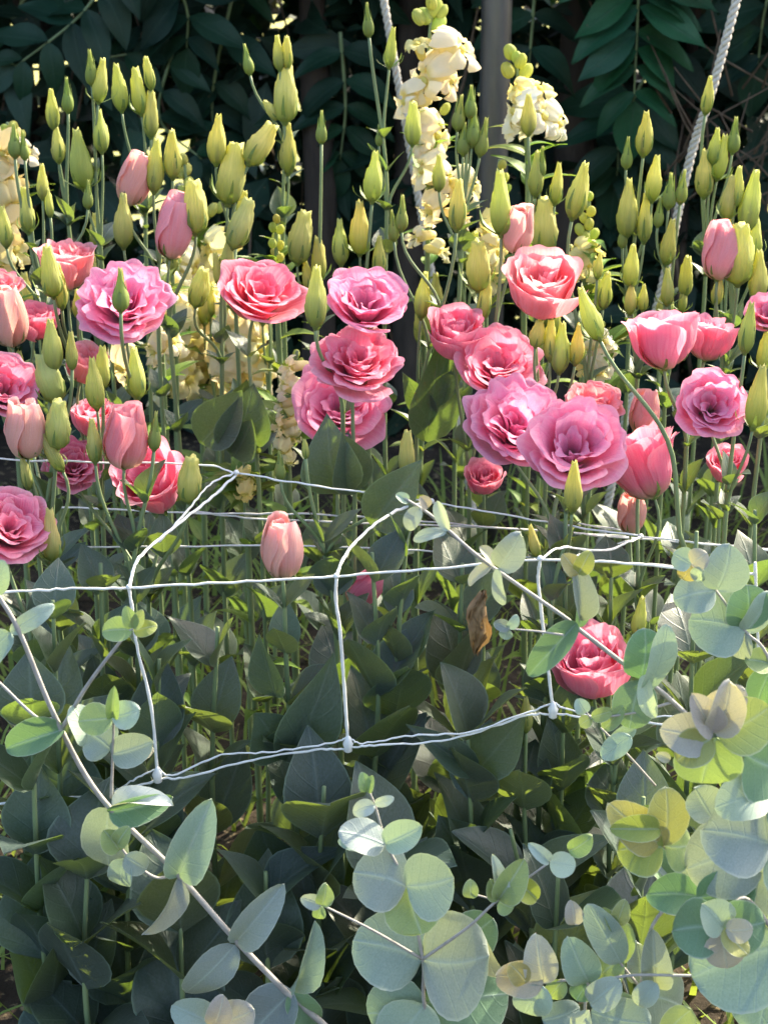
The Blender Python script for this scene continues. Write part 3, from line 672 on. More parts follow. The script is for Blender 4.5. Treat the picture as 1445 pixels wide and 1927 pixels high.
snap('pale yellow snapdragon between the tall spike and the pink coral bloom', 1.93, [(940, 300), (925, 400), (915, 500), (912, 640)],
     [(915, 440, 70, 220, YEL), (935, 470, 66, 340), (905, 480, 70, 200, YEL), (920, 520, 70, 280)], [(945, 310, 22), (950, 335, 22), (938, 345, 22), (955, 355, 20), (932, 385, 24)], 9, (.9, .84, .5))
snap('withered yellow snapdragon stalk behind the folded net corner', 1.66, [(460, 860), (462, 920), (465, 980)],
     [(456, 900, 40, 250, YEL), (470, 915, 42, 320, YEL), (460, 930, 40, 270, YEL)], [(462, 868, 16)], 10, YEL)
snap('small pale snapdragon peeking out behind the lilac frilled bloom', 1.88, [(300, 480), (300, 560), (305, 660)],
     [(310, 600, 66, 330), (290, 660, 62, 220), (325, 640, 66, 20), (225, 690, 70, 250), (262, 740, 60, 300), (470, 600, 64, 20), (620, 620, 60, 0)][:4], [(300, 490, 16)], 11, CREAM)

# ================================================================== LISIANTHUS
UP = (0, .75, .66); FACE = (0, .35, .94)
PL = [
 ('lisianthus with three slim green buds rising left of the tallest left cluster', 1.92, [b(98, 206, 74), s(128, 180, 64), b(110, 272, 68)]),
 ('tall lisianthus with four buds, the lowest a long yellow green one, at upper left', 1.86, [s(172, 128, 66), b(190, 152, 80, 5), b(190, 247, 78), b(152, 300, 112)]),
 ('lisianthus with a row of four pointed buds left of the yellow light gaps', 1.92, [b(225, 165, 86), b(260, 172, 84, -4), b(281, 138, 60, -6), b(283, 215, 84)]),
 ('lisianthus with a folded peach bud leaning under two green buds', 1.77, [h_(255, 340, 95, 14, 'pch'), b(292, 312, 98, 3), b(325, 290, 92, 5)]),
 ('lisianthus with a pink unrolling bud and a plump yellow green bud', 1.72, [h_(328, 427, 118, 6, 'lpk'), b(233, 416, 102, 2), o_(366, 390, 98, 0)]),
 ('lisianthus with three fat yellow green buds, one tilting right', 1.8, [b(409, 263, 92, 2), o_(435, 327, 112, 5), o_(490, 271, 86, 32), b(455, 388, 60, 12, .05)]),
 ('lisianthus with a tight stack of six buds right of the light gaps', 1.92, [s(466, 112, 56, -10), b(524, 100, 62), b(541, 100, 60), o_(538, 178, 102), o_(512, 207, 44, -38), b(541, 280, 92)]),
 ('lisianthus with one lone slim bud high above two plump buds', 1.8, [s(605, 240, 60, 3), o_(565, 447, 98, 3), b(600, 487, 82, 0), b(580, 520, 60, -4)]),
 ('lisianthus with a big bud leaning right above the hot pink bloom', 1.7, [o_(455, 422, 96, 26), b(428, 487, 82, 4), o_(376, 541, 76, 16, -.06), b(412, 510, 70, -6)]),
 ('lisianthus with four green buds above the uppermost lilac bloom', 1.76, [b(640, 456, 86), b(677, 429, 102), b(703, 333, 92, 4), b(713, 482, 74)]),
 ('tallest lisianthus, slim buds on long stalks beside the pale rope', 1.84, [s(692, 38, 62, -8), b(735, 90, 74, 2), b(778, 233, 80, 3), s(713, 255, 40)]),
 ('lisianthus with a bunch of slender closed buds in front of the grey pole', 1.84, [s(864, 212, 66, 3), s(886, 192, 60), s(890, 240, 70, 4), s(908, 258, 72, 10), b(826, 325, 68), s(872, 262, 60)]),
 ('lisianthus with a fat bud in the middle below the tall cream spike', 1.68, [b(861, 386, 94, 2), s(756, 402, 66), b(796, 556, 86, 2), s(740, 425, 60)], [(800, 830, 838, 640, .55, 20), (830, 690, 893, 635, .9, 10), (825, 760, 868, 690, .5, -20), (815, 790, 757, 705, .45, -30)]),
 ('lisianthus with a large closed bud beside a narrow peach bud', 1.66, [b(942, 382, 118, 2), h_(974, 432, 90, 6, 'pch'), o_(901, 500, 96), b(911, 562, 76)]),
 ('lisianthus with buds overlapping the white snapdragon near the pole', 1.86, [b(994, 216, 76), s(1018, 305, 58), b(1009, 328, 84), b(1047, 346, 76), o_(1024, 427, 104)]),
 ('lisianthus with one big pale bud leaning right above the coral bloom', 1.72, [b(1089, 360, 106, 8), b(1138, 546, 72, 6), b(1125, 500, 50)]),
 ('lisianthus with six buds at different heights under the hanging pinnate leaf', 1.86, [s(1180, 288, 58), b(1214, 252, 84), b(1229, 336, 84), b(1180, 392, 108), s(1171, 442, 50), b(1213, 411, 88)]),
 ('lisianthus with short green buds above the side view pink cup', 1.7, [b(1187, 500, 82), b(1186, 560, 66), b(1210, 560, 52), b(1256, 540, 70)]),
 ('tall lisianthus whose top bud overlaps the slanting rope', 1.9, [b(1332, 180, 70, 3), b(1325, 327, 88), b(1356, 296, 84, 4), s(1381, 255, 66), b(1345, 276, 68, 5)]),
 ('lisianthus with slim buds clustered at the foot of the slanting rope', 1.82, [b(1258, 456, 88), s(1260, 360, 66), s(1283, 352, 64), b(1290, 520, 80), b(1284, 560, 52), s(1240, 400, 56)]),
 ('lisianthus with four overlapping buds near the right edge', 1.78, [b(1370, 372, 84), b(1386, 352, 74), b(1411, 378, 112, 4), b(1418, 442, 88)]),
 ('lisianthus with a closed pink bloom behind a fat bud near right edge', 1.72, [o_(1390, 478, 114, 2), h_(1354, 474, 104, 4, 'lpk'), b(1428, 520, 96), b(1350, 545, 60)]),
 ('lisianthus with thin buds overlapping the yellow snapdragon at left edge', 1.76, [b(10, 427, 76), b(51, 396, 84), s(28, 265, 64), s(46, 275, 52), b(80, 342, 66), b(92, 382, 54), s(166, 366, 54)]),
 ('lisianthus with a coral cup bloom behind two pointed buds at left', 1.68, [f_('cup', 130, 505, 118, (.1, .9, .42), 'cor', 0), b(95, 512, 98, 2, -.09), b(115, 540, 86, 3, -.08), b(146, 572, 56, 0, -.04)]),
 ('lisianthus with the round lilac pink frilled bloom and a bud across it', 1.56, [f_('frill', 232, 578, 176, (.08, .50, .86), 'lil', 0), s(228, 546, 82, 0, -.1), b(256, 703, 94, 0, -.05)]),
 ('lisianthus with pink and peach blooms crowded at the left edge', 1.63, [h_(18, 598, 112, -4, 'pch', -.03), f_('cup', 68, 610, 92, (.2, .8, .5), 'pnk', 1), f_('rose', 2, 545, 92, (.1, .7, .6), 'cor', 1)]),
 ('lisianthus with magenta bloom cut by left edge and tilted green buds', 1.48, [f_('rose', 8, 735, 140, (.3, .45, .84), 'pnk', 2), b(98, 650, 98, 0), o_(92, 712, 96, -16), b(135, 660, 72, 2), b(38, 690, 1 * 60, 4, .12)]),
 ('lisianthus with salmon petals hidden behind a pair of green buds', 1.52, [f_('cup', 158, 690, 92, (.3, .8, .5), 'cor', 1), f_('cup', 178, 795, 92, (.1, .8, .5), 'pnk', 0), b(178, 722, 98, 1, -.06), b(192, 692, 86, 2, -.03)]),
 ('lisianthus with a dull peach bud and a left tilting green bud', 1.42, [h_(48, 810, 112, -3, 'pch'), o_(110, 800, 94, 8), b(97, 850, 86, -20), b(50, 891, 66, -4)]),
 ('lisianthus with a coral barrel shaped opening bud over a large pink bloom', 1.42, [h_(238, 822, 122, 6, 'cor'), b(178, 830, 84, 2), s(292, 812, 74, 2)]),
 ('lisianthus with a pointed deep pink bloom next to a round green bud', 1.47, [f_('bell', 290, 915, 165, (-.15, .55, .82), 'pnk', 0), o_(356, 902, 92, 4, -.05), f_('rose', 138, 880, 112, (.1, .5, .85), 'dep', 0, .03)]),
 ('lisianthus with the big low pink bloom cut by the left edge', 1.36, [f_('rose', 18, 995, 160, (.35, .5, .8), 'pnk', 1), b(97, 1007, 100, 3)]),
 ('lisianthus with the hot coral pink bloom facing up and right', 1.63, [f_('rose', 488, 562, 172, (.28, .62, .72), 'hot', 0)], [(380, 835, 452, 735, .75, 0), (438, 850, 480, 735, .8, 25), (440, 860, 470, 790, .9, -10)]),
 ('lisianthus with the upper lilac bloom of the stacked pair and a tall bud', 1.55, [f_('rose', 688, 578, 160, (.12, .56, .8), 'lil', 1), b(595, 560, 114, 2, -.05)]),
 ('lisianthus with the lower rose pink bloom of the stacked pair', 1.53, [f_('frill', 670, 688, 164, (.1, .6, .78), 'pnk', 1)], [(640, 930, 612, 800, .8, -10), (665, 930, 650, 820, .7, 20)]),
 ('lisianthus with a lilac bloom tucked behind the stacked pair', 1.6, [f_('rose', 636, 772, 180, (.1, .4, .9), 'lil', 2)]),
 ('lisianthus with two small buds hanging above the folded net', 1.46, [b(765, 852, 88, 0), s(527, 876, 56), b(575, 845, 40, 0)], [(700, 990, 790, 870, .6, 10)]),
 ('lisianthus with pale pink blooms behind crossing dark stems at centre right', 1.64, [f_('cup', 858, 635, 122, (.0, .75, .65), 'pnk', 0), f_('rose', 935, 695, 165, (.05, .55, .83), 'pnk', 0, -.03)]),
 ('lisianthus with the upright coral pink bloom over five green buds', 1.58, [f_('cup', 1022, 545, 156, (.1, .72, .68), 'cor', 0), o_(1010, 628, 52, 8), b(1055, 655, 98), b(1087, 648, 80, 2), b(1034, 640, 80)]),
 ('lisianthus with one bud on a long stem slanting down to the right', 1.44, [b(1108, 592, 104, -20)], (), .3),
 ('lisianthus with the ruffled lilac bloom left of the largest bloom', 1.5, [f_('frill', 968, 805, 192, (.12, .5, .85), 'lil', 2), f_('rose', 1115, 765, 110, (.1, .7, .6), 'cor', 1, .06)]),
 ('lisianthus with the largest open lilac bloom and a bud before it', 1.42, [f_('rose', 1080, 845, 196, (.04, .48, .87), 'lil', 0), b(1079, 917, 104, 0, -.06)]),
 ('lisianthus with the slanting dusky pink trumpet bloom', 1.5, [f_('bell', 1208, 875, 172, (-.36, .92, .1), 'pnk', 1), h_(1214, 775, 84, 4, 'pch', .06), h_(1188, 965, 80, 0, 'pch', .06)]),
 ('lisianthus with two side view pink cup blooms at right', 1.58, [f_('cup', 1250, 642, 152, (-.03, .97, .22), 'pnk', 1), f_('cup', 1335, 642, 110, (.2, .9, .3), 'pnk', 0, .06)]),
 ('lisianthus with the small round lilac bloom with a dark open throat', 1.5, [f_('rose', 1337, 767, 140, (-.05, .28, .95), 'lil', 2), b(1406, 617, 98, 2), b(1426, 747, 120, 2, -.03)]),
 ('lisianthus with a pink bloom cut by the right edge', 1.64, [f_('rose', 1446, 595, 95, (-.2, .6, .75), 'pnk', 1), b(1437, 660, 70)]),
 ('lisianthus with a pale peach opening bud resting on the net cord', 1.34, [h_(528, 1032, 116, 0, 'pch')], [(530, 1425, 482, 1345, 1.0, 0), (535, 1430, 575, 1350, .9, 15), (540, 1430, 635, 1255, .55, 30), (520, 1310, 485, 1200, .5, -20), (530, 1680, 488, 1560, .8, -10), (560, 1690, 620, 1560, .85, 10)]),
 ('lisianthus with a low pink cup bloom behind a eucalyptus stem', 1.36, [f_('cup', 1115, 1262, 166, (-.1, .78, .6), 'pnk', 0), b(1203, 1162, 84, 2, .02)]),
 ('lisianthus with one thin bud crossing the lower net edge', 1.33, [b(990, 1345, 72, 0)], [(895, 1455, 775, 1365, .4, 10), (895, 1455, 985, 1345, .6, -10), (890, 1650, 830, 1540, .8, 0)]),
 ('lisianthus with a small yellow bud beside the third net knot', 1.4, [b(1003, 1018, 66, -12), s(1070, 1010, 40, 20)]),
 ('lisianthus with pink petals low behind the ruffled lilac bloom', 1.62, [f_('cup', 912, 905, 80, (0, .6, .7), 'pnk', 1), f_('cup', 1368, 880, 84, (0, .6, .7), 'pnk', 0, -.02)][:1]),
 ('lisianthus with a faded pink bloom under the dark throated bloom', 1.62, [f_('cup', 1366, 882, 86, (0, .6, .7), 'pnk', 0)]),
 ('lisianthus with a drooping pink bud behind the second net mesh', 1.5, [h_(692, 1105, 92, 40, 'pnk')]),
]
for i, e in enumerate(PL):
    plant(e[0], e[1], e[2], 100 + i, extra=e[3] if len(e) > 3 else (), lean=e[4] if len(e) > 4 else 0.0, leaves=len(e) < 5)

# leafy shoots that fill the front of the bed under the net
def shoot(label, Y, stem_px, seed, big=.09, gap=.058, group='leafy lisianthus shoots under the net'):
    r = random.Random(seed); top = [P(x, y, Y) for x, y in stem_px]; foot = Vector((top[-1].x, Y + .01, 0))
    root = thing('lisianthus_shoot', label, 'leafy stem', foot, group); rp = Vector(foot)
    path = catmull([foot] + top[::-1], 8); m = MB(); N = len(path); m.tube([p - rp for p in path], [.0033 - .0016 * i / N for i in range(N)], 8)
    obj('stem', m.mesh('stem', 'stem'), root)
    stem_leaves(root, path, r, .03, path[-1].z - .004, big, gap)
    return root
SHOOTS = [('broad leaved shoot at the far left behind the eucalyptus twig', 1.3, [(100, 1130), (115, 1500), (125, 1760)]),
 ('leafy shoot with wide clasping leaves at the bottom left corner', 1.24, [(60, 1330), (75, 1700)]),
 ('leafy shoot right behind the left net knot', 1.33, [(300, 1240), (295, 1600)]),
 ('leafy shoot between the left net knot and the peach bud', 1.36, [(410, 1180), (400, 1500)]),
 ('dark leafy shoot behind the second hanging net cord', 1.36, [(700, 1040), (712, 1300), (700, 1560)]),
 ('leafy shoot under the folded net at centre', 1.38, [(770, 960), (745, 1300)]),
 ('leafy shoot with dark wide leaves right of centre below the net', 1.32, [(880, 1380), (890, 1700)]),
 ('leafy shoot behind the third net knot', 1.36, [(1060, 1330), (1050, 1700)]),
 ('leafy shoot behind the brown withered leaf', 1.42, [(870, 1060), (860, 1400)]),
 ('leafy shoot behind the low pink cup bloom', 1.42, [(1150, 1060), (1140, 1500)]),
 ('leafy shoot at the right behind the eucalyptus disc leaves', 1.38, [(1310, 1000), (1290, 1500)]),
 ('leafy shoot beyond the right eucalyptus at the picture edge', 1.4, [(1420, 960), (1410, 1500)]),
 ('low leafy shoot beneath the second net knot', 1.26, [(610, 1480), (600, 1700)]),
 ('low leafy shoot above the bottom centre eucalyptus discs', 1.28, [(960, 1560), (1000, 1760)]),
 ('low leafy shoot by the diagonal eucalyptus stem', 1.27, [(250, 1560), (240, 1780)]),
 ('low broad leaved shoot on the bottom edge left of the diagonal stem', 1.22, [(165, 1620), (160, 1850)]),
 ('low leafy shoot on the bottom edge below the diagonal eucalyptus stem', 1.22, [(340, 1740), (345, 1900)]),
 ('low leafy shoot between the diagonal stem and the centre discs', 1.24, [(500, 1640), (505, 1850)]),
 ('low leafy shoot behind the large centre eucalyptus discs', 1.25, [(720, 1600), (730, 1850)]),
 ('low leafy shoot behind the pink tinged eucalyptus twig', 1.22, [(1050, 1640), (1040, 1850)]),
 ('low leafy shoot at the right behind the golden eucalyptus leaves', 1.24, [(1210, 1500), (1200, 1800)]),
 ('leafy shoot left of the first hanging net cord', 1.4, [(190, 1060), (200, 1400)])]
for i, (lb, Y, px) in enumerate(SHOOTS): shoot(lb, Y, px, 300 + i, big=.1 if i % 2 else .112)
r = random.Random(5)
BEHIND = ['the thin buds at the left edge', 'the round lilac frilled bloom', 'the pink unrolling bud', 'the big bud leaning right', 'the hot coral pink bloom', 'the upper lilac stacked bloom', 'the fat bud below the cream spike', 'the narrow peach bud', 'the upright coral pink bloom', 'the yellow snapdragon', 'the side view pink cup', 'the closed pink bloom near right edge']
for i in range(12):                                   # stalks further back that nothing tells apart
    x = 60 + i * 120 + r.uniform(-30, 30); y = r.uniform(430, 600); Y = r.uniform(1.95, 2.08)
    plant('half hidden slim lisianthus stalk behind ' + BEHIND[i], Y, [b(x + r.uniform(-18, 18), y + r.uniform(-40, 40), r.uniform(60, 82)) for _ in range(3)], 400 + i, group='half hidden lisianthus stalks', zleaf=.3)

# ================================================================== NET
net = thing('flower_net', 'white plastic support net with square meshes stretched over the stems', 'net', (0, 1.28, .3))
def cord(name, pts, rad, n=8, wob=.0008):
    rp = Vector(net.location); r = random.Random(int(pts[0].x * 9999) + int(pts[-1].x * 777)); path = catmull(pts, n)
    path = [p + Vector((0, r.uniform(-wob, wob), r.uniform(-wob, wob))) - rp for p in path]
    m = MB(); m.tube(path, [rad * .72 * r.uniform(.85, 1.15) for _ in path], 7); return obj(name, m.mesh('cord', 'cord'), net)
YF = 1.28
def N_(*pts): return [P(x, y, Y) for x, y, Y in pts]
cord('edge_cord', N_((-260, 1530, YF), (0, 1512, YF), (150, 1500, YF), (215, 1490, YF), (285, 1472, YF), (297, 1466, YF)), .0017)
cord('edge_cord', N_((215, 1490, YF), (262, 1462, YF), (292, 1448, YF)), .0012)
for x0, y0, x1, y1, ym in ((297, 1466, 655, 1407, 1427), (655, 1407, 1040, 1343, 1390), (1040, 1343, 1430, 1372, 1360)):
    cord('edge_cord', N_((x0, y0, YF), (x0 + 60, y0 - 5 if y1 < y0 else y0 + 6, YF - .004), ((x0 + x1) / 2, ym + 2, YF), (x1 - 50, y1 + 4, YF), (x1, y1 + 2, YF)), .0014)
    cord('edge_cord', N_((x0, y0 - 22, YF), (x0 + 28, y0 - 8, YF), (x0 + 120, ym - 6, YF + .004), ((x0 + x1) / 2 + 30, ym - 12, YF), (x1 - 32, y1 - 8, YF), (x1, y1 - 20, YF)), .0012)
cord('edge_cord', N_((1430, 1372, YF), (1700, 1390, YF)), .0017)
VERT = [((297, 1460), (285, 1330), (258, 1215), (250, 1150), (243, 1106)), ((655, 1402), (648, 1300), (640, 1190), (632, 1130), (633, 1085)), ((1040, 1338), (1030, 1250), (1018, 1150), (1012, 1090), (1016, 1052)), ((1430, 1368), (1425, 1200), (1420, 1060))]
for v in VERT: cord('mesh_cord', [P(x, y, YF) for x, y in v], .0020)
cord('mesh_cord', N_((-300, 1128, YF), (0, 1115, YF), (120, 1108, YF), (243, 1106, YF)), .0015)
cord('mesh_cord', N_((243, 1106, YF), (440, 1096, YF), (633, 1085, YF)), .0015)
cord('mesh_cord', N_((633, 1085, YF), (820, 1070, YF), (1016, 1052, YF)), .0015)
cord('mesh_cord', N_((1016, 1052, YF), (1200, 1062, YF), (1420, 1080, YF)), .0015)
cord('mesh_cord', N_((243, 1106, YF), (262, 1050, 1.31), (330, 990, 1.36), (400, 935, 1.42), (445, 893, 1.45)), .0019)
cord('mesh_cord', N_((300, 1020, 1.34), (350, 965, 1.38), (395, 912, 1.43), (445, 888, 1.452)), .0013)
cord('mesh_cord', N_((633, 1085, YF), (650, 1045, 1.31), (700, 990, 1.36), (760, 955, 1.42), (812, 944, 1.45)), .0019)
cord('mesh_cord', N_((1016, 1052, YF), (1060, 1030, 1.32), (1140, 1035, 1.38), (1205, 1010, 1.45)), .0015)
cord('mesh_cord', N_((-250, 850, 1.45), (100, 868, 1.45), (370, 874, 1.45), (445, 890, 1.45)), .0013)
cord('mesh_cord', N_((445, 890, 1.45), (600, 915, 1.45), (812, 944, 1.45)), .0013)
cord('mesh_cord', N_((812, 944, 1.45), (1000, 978, 1.45), (1205, 1010, 1.45)), .0013)
cord('mesh_cord', N_((1205, 1010, 1.45), (1445, 1036, 1.45), (1700, 1060, 1.45)), .0013)
cord('mesh_cord', N_((-200, 945, 1.6), (110, 955, 1.6), (380, 966, 1.6), (600, 968, 1.6), (880, 988, 1.6), (1280, 1020, 1.6)), .0014)
cord('mesh_cord', N_((370, 962, 1.61), (480, 975, 1.61), (720, 985, 1.61), (1050, 1000, 1.61), (1280, 1020, 1.6), (1600, 1045, 1.6)), .0014)
cord('mesh_cord', N_((-150, 1035, 1.5), (160, 1031, 1.5), (590, 1028, 1.5), (980, 1048, 1.5)), .0012)
cord('mesh_cord', N_((980, 1048, 1.5), (1120, 1055, 1.5), (1270, 1066, 1.5), (1500, 1090, 1.5)), .0012)
cord('mesh_cord', N_((1080, 985, 1.62), (1200, 1005, 1.58), (1140, 1030, 1.54), (1060, 1052, 1.5)), .0014)
def knot(x, y, Y, s=.0048, big=True):
    c = P(x, y, Y) - Vector(net.location); m = MB()
    prof = [(0, .25), (.15, .45), (.45, 1.0), (.7, .75), (.9, .8), (1, .3)] if big else [(0, .5), (.3, .9), (.6, 1), (1, .5)]
    hgt = s * (3.4 if big else 1.6)
    m.tube([c + Vector((0, 0, hgt * (.62 - j))) for j, _ in prof], [s * q for _, q in prof], 9); obj('knot', m.mesh('knot', 'cord'), net)
for x, y in ((297, 1462), (655, 1404), (1040, 1340), (1430, 1370)): knot(x, y, YF - .001)
for x, y, Y in ((243, 1106, YF), (633, 1085, YF), (1016, 1052, YF), (445, 890, 1.45), (812, 944, 1.45), (1205, 1010, 1.45)): knot(x, y, Y, .0028, False)

# ================================================================== EUCALYPTUS
EC = {'blue': (1, 1, 1), 'pale': (1.3, 1.25, 1.22), 'green': (.62, .8, .5), 'yel': (1.15, 1.0, .28), 'ygr': (1.05, 1.08, .5), 'pink': (1.6, 1.16, 1.08), 'org': (1.35, 1.0, .42), 'grey': (.8, .82, .86), 'white': (1.75, 1.6, 1.6)}
def euc(label, Y, stems, leaves, seed, foot_px=None):
    r = random.Random(seed); base = P(*stems[0][0][:2], Y)
    foot = Vector((base.x + .015, Y + .02, 0)); root = thing('eucalyptus_branch', label, 'eucalyptus', foot, 'eucalyptus branches in front of the net'); rp = Vector(foot)
    m = MB()
    for k, (p0, *rest) in enumerate(stems):
        w0, w1 = rest[-1]; px = [p0] + list(rest[:-1]); pts = [P(x, y, Y + (q[0] if q else 0)) for x, y, *q in px]
        if k == 0: pts = [foot, foot.lerp(pts[0], .5) + Vector((.004, 0, 0))] + pts
        path = catmull(pts, 7); n = len(path); mp = mpp(pts[-1]); m.tube([p - rp for p in path], [(w0 + (w1 - w0) * i / (n - 1)) * mp / 2 for i in range(n)], 9)
    obj('stem', m.mesh('stem', 'estem'), root)
    for L in leaves:
        bx, by, tx, ty, wd, c = L[:6]; tow = L[6] if len(L) > 6 else r.uniform(-.25, .25); roll = L[7] if len(L) > 7 else r.uniform(-22, 22); dy = L[8] if len(L) > 8 else 0
        A = P(bx, by, Y + dy); mp = mpp(A); Bq = P(tx, ty, Y + dy); l2 = (Bq - A).length; Bq = Bq + CT * tow * l2
        d = (Bq - A).normalized(); n0 = CT * math.cos(R_(roll)) + d.cross(CT) * math.sin(R_(roll)) + Vector((0, 0, .12))
        ratio = wd * mp / max(1e-6, (Bq - A).length) / max(.45, math.cos(R_(roll)))
        me = r.choice(ROUND) if ratio > .6 else r.choice(OVALE)
        leaf_at(root, me, A, Bq, ratio, n0, jit(EC[c], r, .07, 3))
    return root
euc('long eucalyptus branch running diagonally across the lower left', 1.13,
 [[(640, 1965), (540, 1868), (445, 1770), (330, 1640), (190, 1500), (105, 1350), (40, 1195), (0, 1125), (-60, 1040), (16, 8)],
  [(118, 1370, 0), (165, 1290, -.01), (225, 1210, -.015), (252, 1180, -.015), (9, 5)], [(210, 1500, 0), (212, 1440, -.01), (215, 1340, -.02), (7, 4)], [(335, 1645, 0), (290, 1650, -.01), (240, 1610, -.02), (222, 1580, -.02), (7, 4)],
  [(105, 1352, 0), (70, 1350, 0), (0, 1285, .01), (-60, 1230, .01), (7, 5)]],
 [(20, 1190, 98, 1142, 34, 'pale'), (20, 1190, -35, 1260, 60, 'blue'), (125, 1372, 5, 1405, 62, 'green'), (-10, 1120, 10, 1060, 40, 'pale'),
  (250, 1185, 192, 1188, 48, 'ygr', 0, 5, -.015), (252, 1188, 294, 1178, 32, 'yel', 0, 5, -.016), (250, 1182, 240, 1145, 30, 'ygr', .2, 5, -.018), (252, 1182, 270, 1148, 24, 'ygr', .2, 5, -.018),
  (212, 1350, 262, 1335, 55, 'pale', 0, 0, -.022), (212, 1352, 150, 1360, 60, 'ygr', 0, 15, -.02), (212, 1350, 218, 1298, 26, 'ygr', .3, 10, -.024), (210, 1410, 165, 1380, 82, 'blue', 0, -5, -.012), (212, 1420, 288, 1395, 64, 'blue', .1, 0, -.013), (170, 1400, 140, 1330, 50, 'pale', 0, 40, -.01),
  (205, 1528, 322, 1508, 48, 'green', .1, 20), (212, 1518, 322, 1500, 36, 'white', .1, -50, -.004), (205, 1520, 192, 1650, 96, 'blue', -.2, 15, .02),
  (225, 1600, 198, 1562, 46, 'ygr', .2, 0, -.025), (222, 1590, 240, 1560, 34, 'ygr', .2, 0, -.028), (235, 1612, 278, 1640, 48, 'blue', 0, 0, -.022), (235, 1615, 220, 1675, 52, 'blue', 0, 10, -.02),
  (335, 1648, 396, 1520, 76, 'blue', .15, 12), (335, 1652, 282, 1766, 46, 'pale', .2, -40), (445, 1772, 530, 1676, 62, 'blue', .1, 10), (442, 1778, 352, 1872, 72, 'blue', .15, -20),
  (545, 1862, 606, 1752, 30, 'blue', 0, 45), (550, 1866, 480, 1940, 96, 'grey', .1, 15), (545, 1868, 600, 1935, 60, 'green', .1, 0)], 1)
euc('upright eucalyptus spray with large round discs at the bottom centre', 1.08,
 [[(815, 1990), (797, 1880), (795, 1805), (765, 1668), (728, 1590), (705, 1515), (688, 1475), (10, 4)], [(795, 1805, 0), (700, 1750, -.015), (610, 1705, -.02), (6, 4)],
  [(795, 1805, 0), (880, 1745, -.015), (935, 1695, -.02), (1030, 1625, -.02), (7, 4)], [(935, 1695, -.02), (900, 1685, -.02), (886, 1680, -.02), (4, 3)]],
 [(795, 1806, 668, 1770, 150, 'blue', .1, 0), (795, 1806, 918, 1800, 205, 'blue', .1, 5), (765, 1668, 668, 1642, 124, 'blue', .1, 0, -.006), (765, 1668, 852, 1650, 128, 'blue', .15, 5, -.007), (768, 1670, 792, 1748, 112, 'ygr', .3, 0, -.004),
  (725, 1590, 642, 1560, 66, 'pale', .2, 20, -.01), (726, 1588, 792, 1552, 58, 'pale', .2, -15, -.01), (705, 1515, 664, 1528, 32, 'white', .2, 10, -.012), (705, 1513, 740, 1502, 20, 'white', .2, 10, -.012), (690, 1490, 684, 1458, 26, 'ygr', .1, 10, -.013), (690, 1490, 700, 1462, 20, 'ygr', .1, 0, -.013), (680, 1590, 640, 1580, 28, 'pale', .2, 10, -.01),
  (605, 1703, 568, 1690, 30, 'pale', .1, 0, -.02), (606, 1703, 614, 1666, 34, 'ygr', .1, 10, -.021), (604, 1705, 596, 1732, 26, 'ygr', .1, 0, -.021),
  (938, 1692, 922, 1655, 40, 'ygr', .1, 0, -.02), (938, 1692, 985, 1625, 56, 'ygr', .1, 10, -.021), (938, 1696, 965, 1708, 40, 'ygr', .2, 0, -.022), (962, 1650, 1016, 1698, 44, 'yel', 0, 0, -.018), (935, 1690, 935, 1615, 22, 'white', 0, 30, -.018),
  (886, 1690, 886, 1660, 30, 'ygr', 0, 0, -.02), (1032, 1622, 998, 1588, 26, 'white', .1, 10, -.02), (1034, 1622, 1082, 1628, 48, 'white', .2, 0, -.021), (1070, 1602, 1112, 1575, 40, 'ygr', .1, 5, -.02),
  (800, 1885, 690, 1910, 130, 'grey', .1, 0, .01), (800, 1888, 965, 1885, 170, 'green', -.1, 5, .02), (800, 1890, 740, 1985, 120, 'pale', .2, 0, 0), (850, 1790, 930, 1730, 90, 'green', -.2, 0, .04), (900, 1760, 930, 1850, 40, 'pale', 0, 40, .02)], 2)
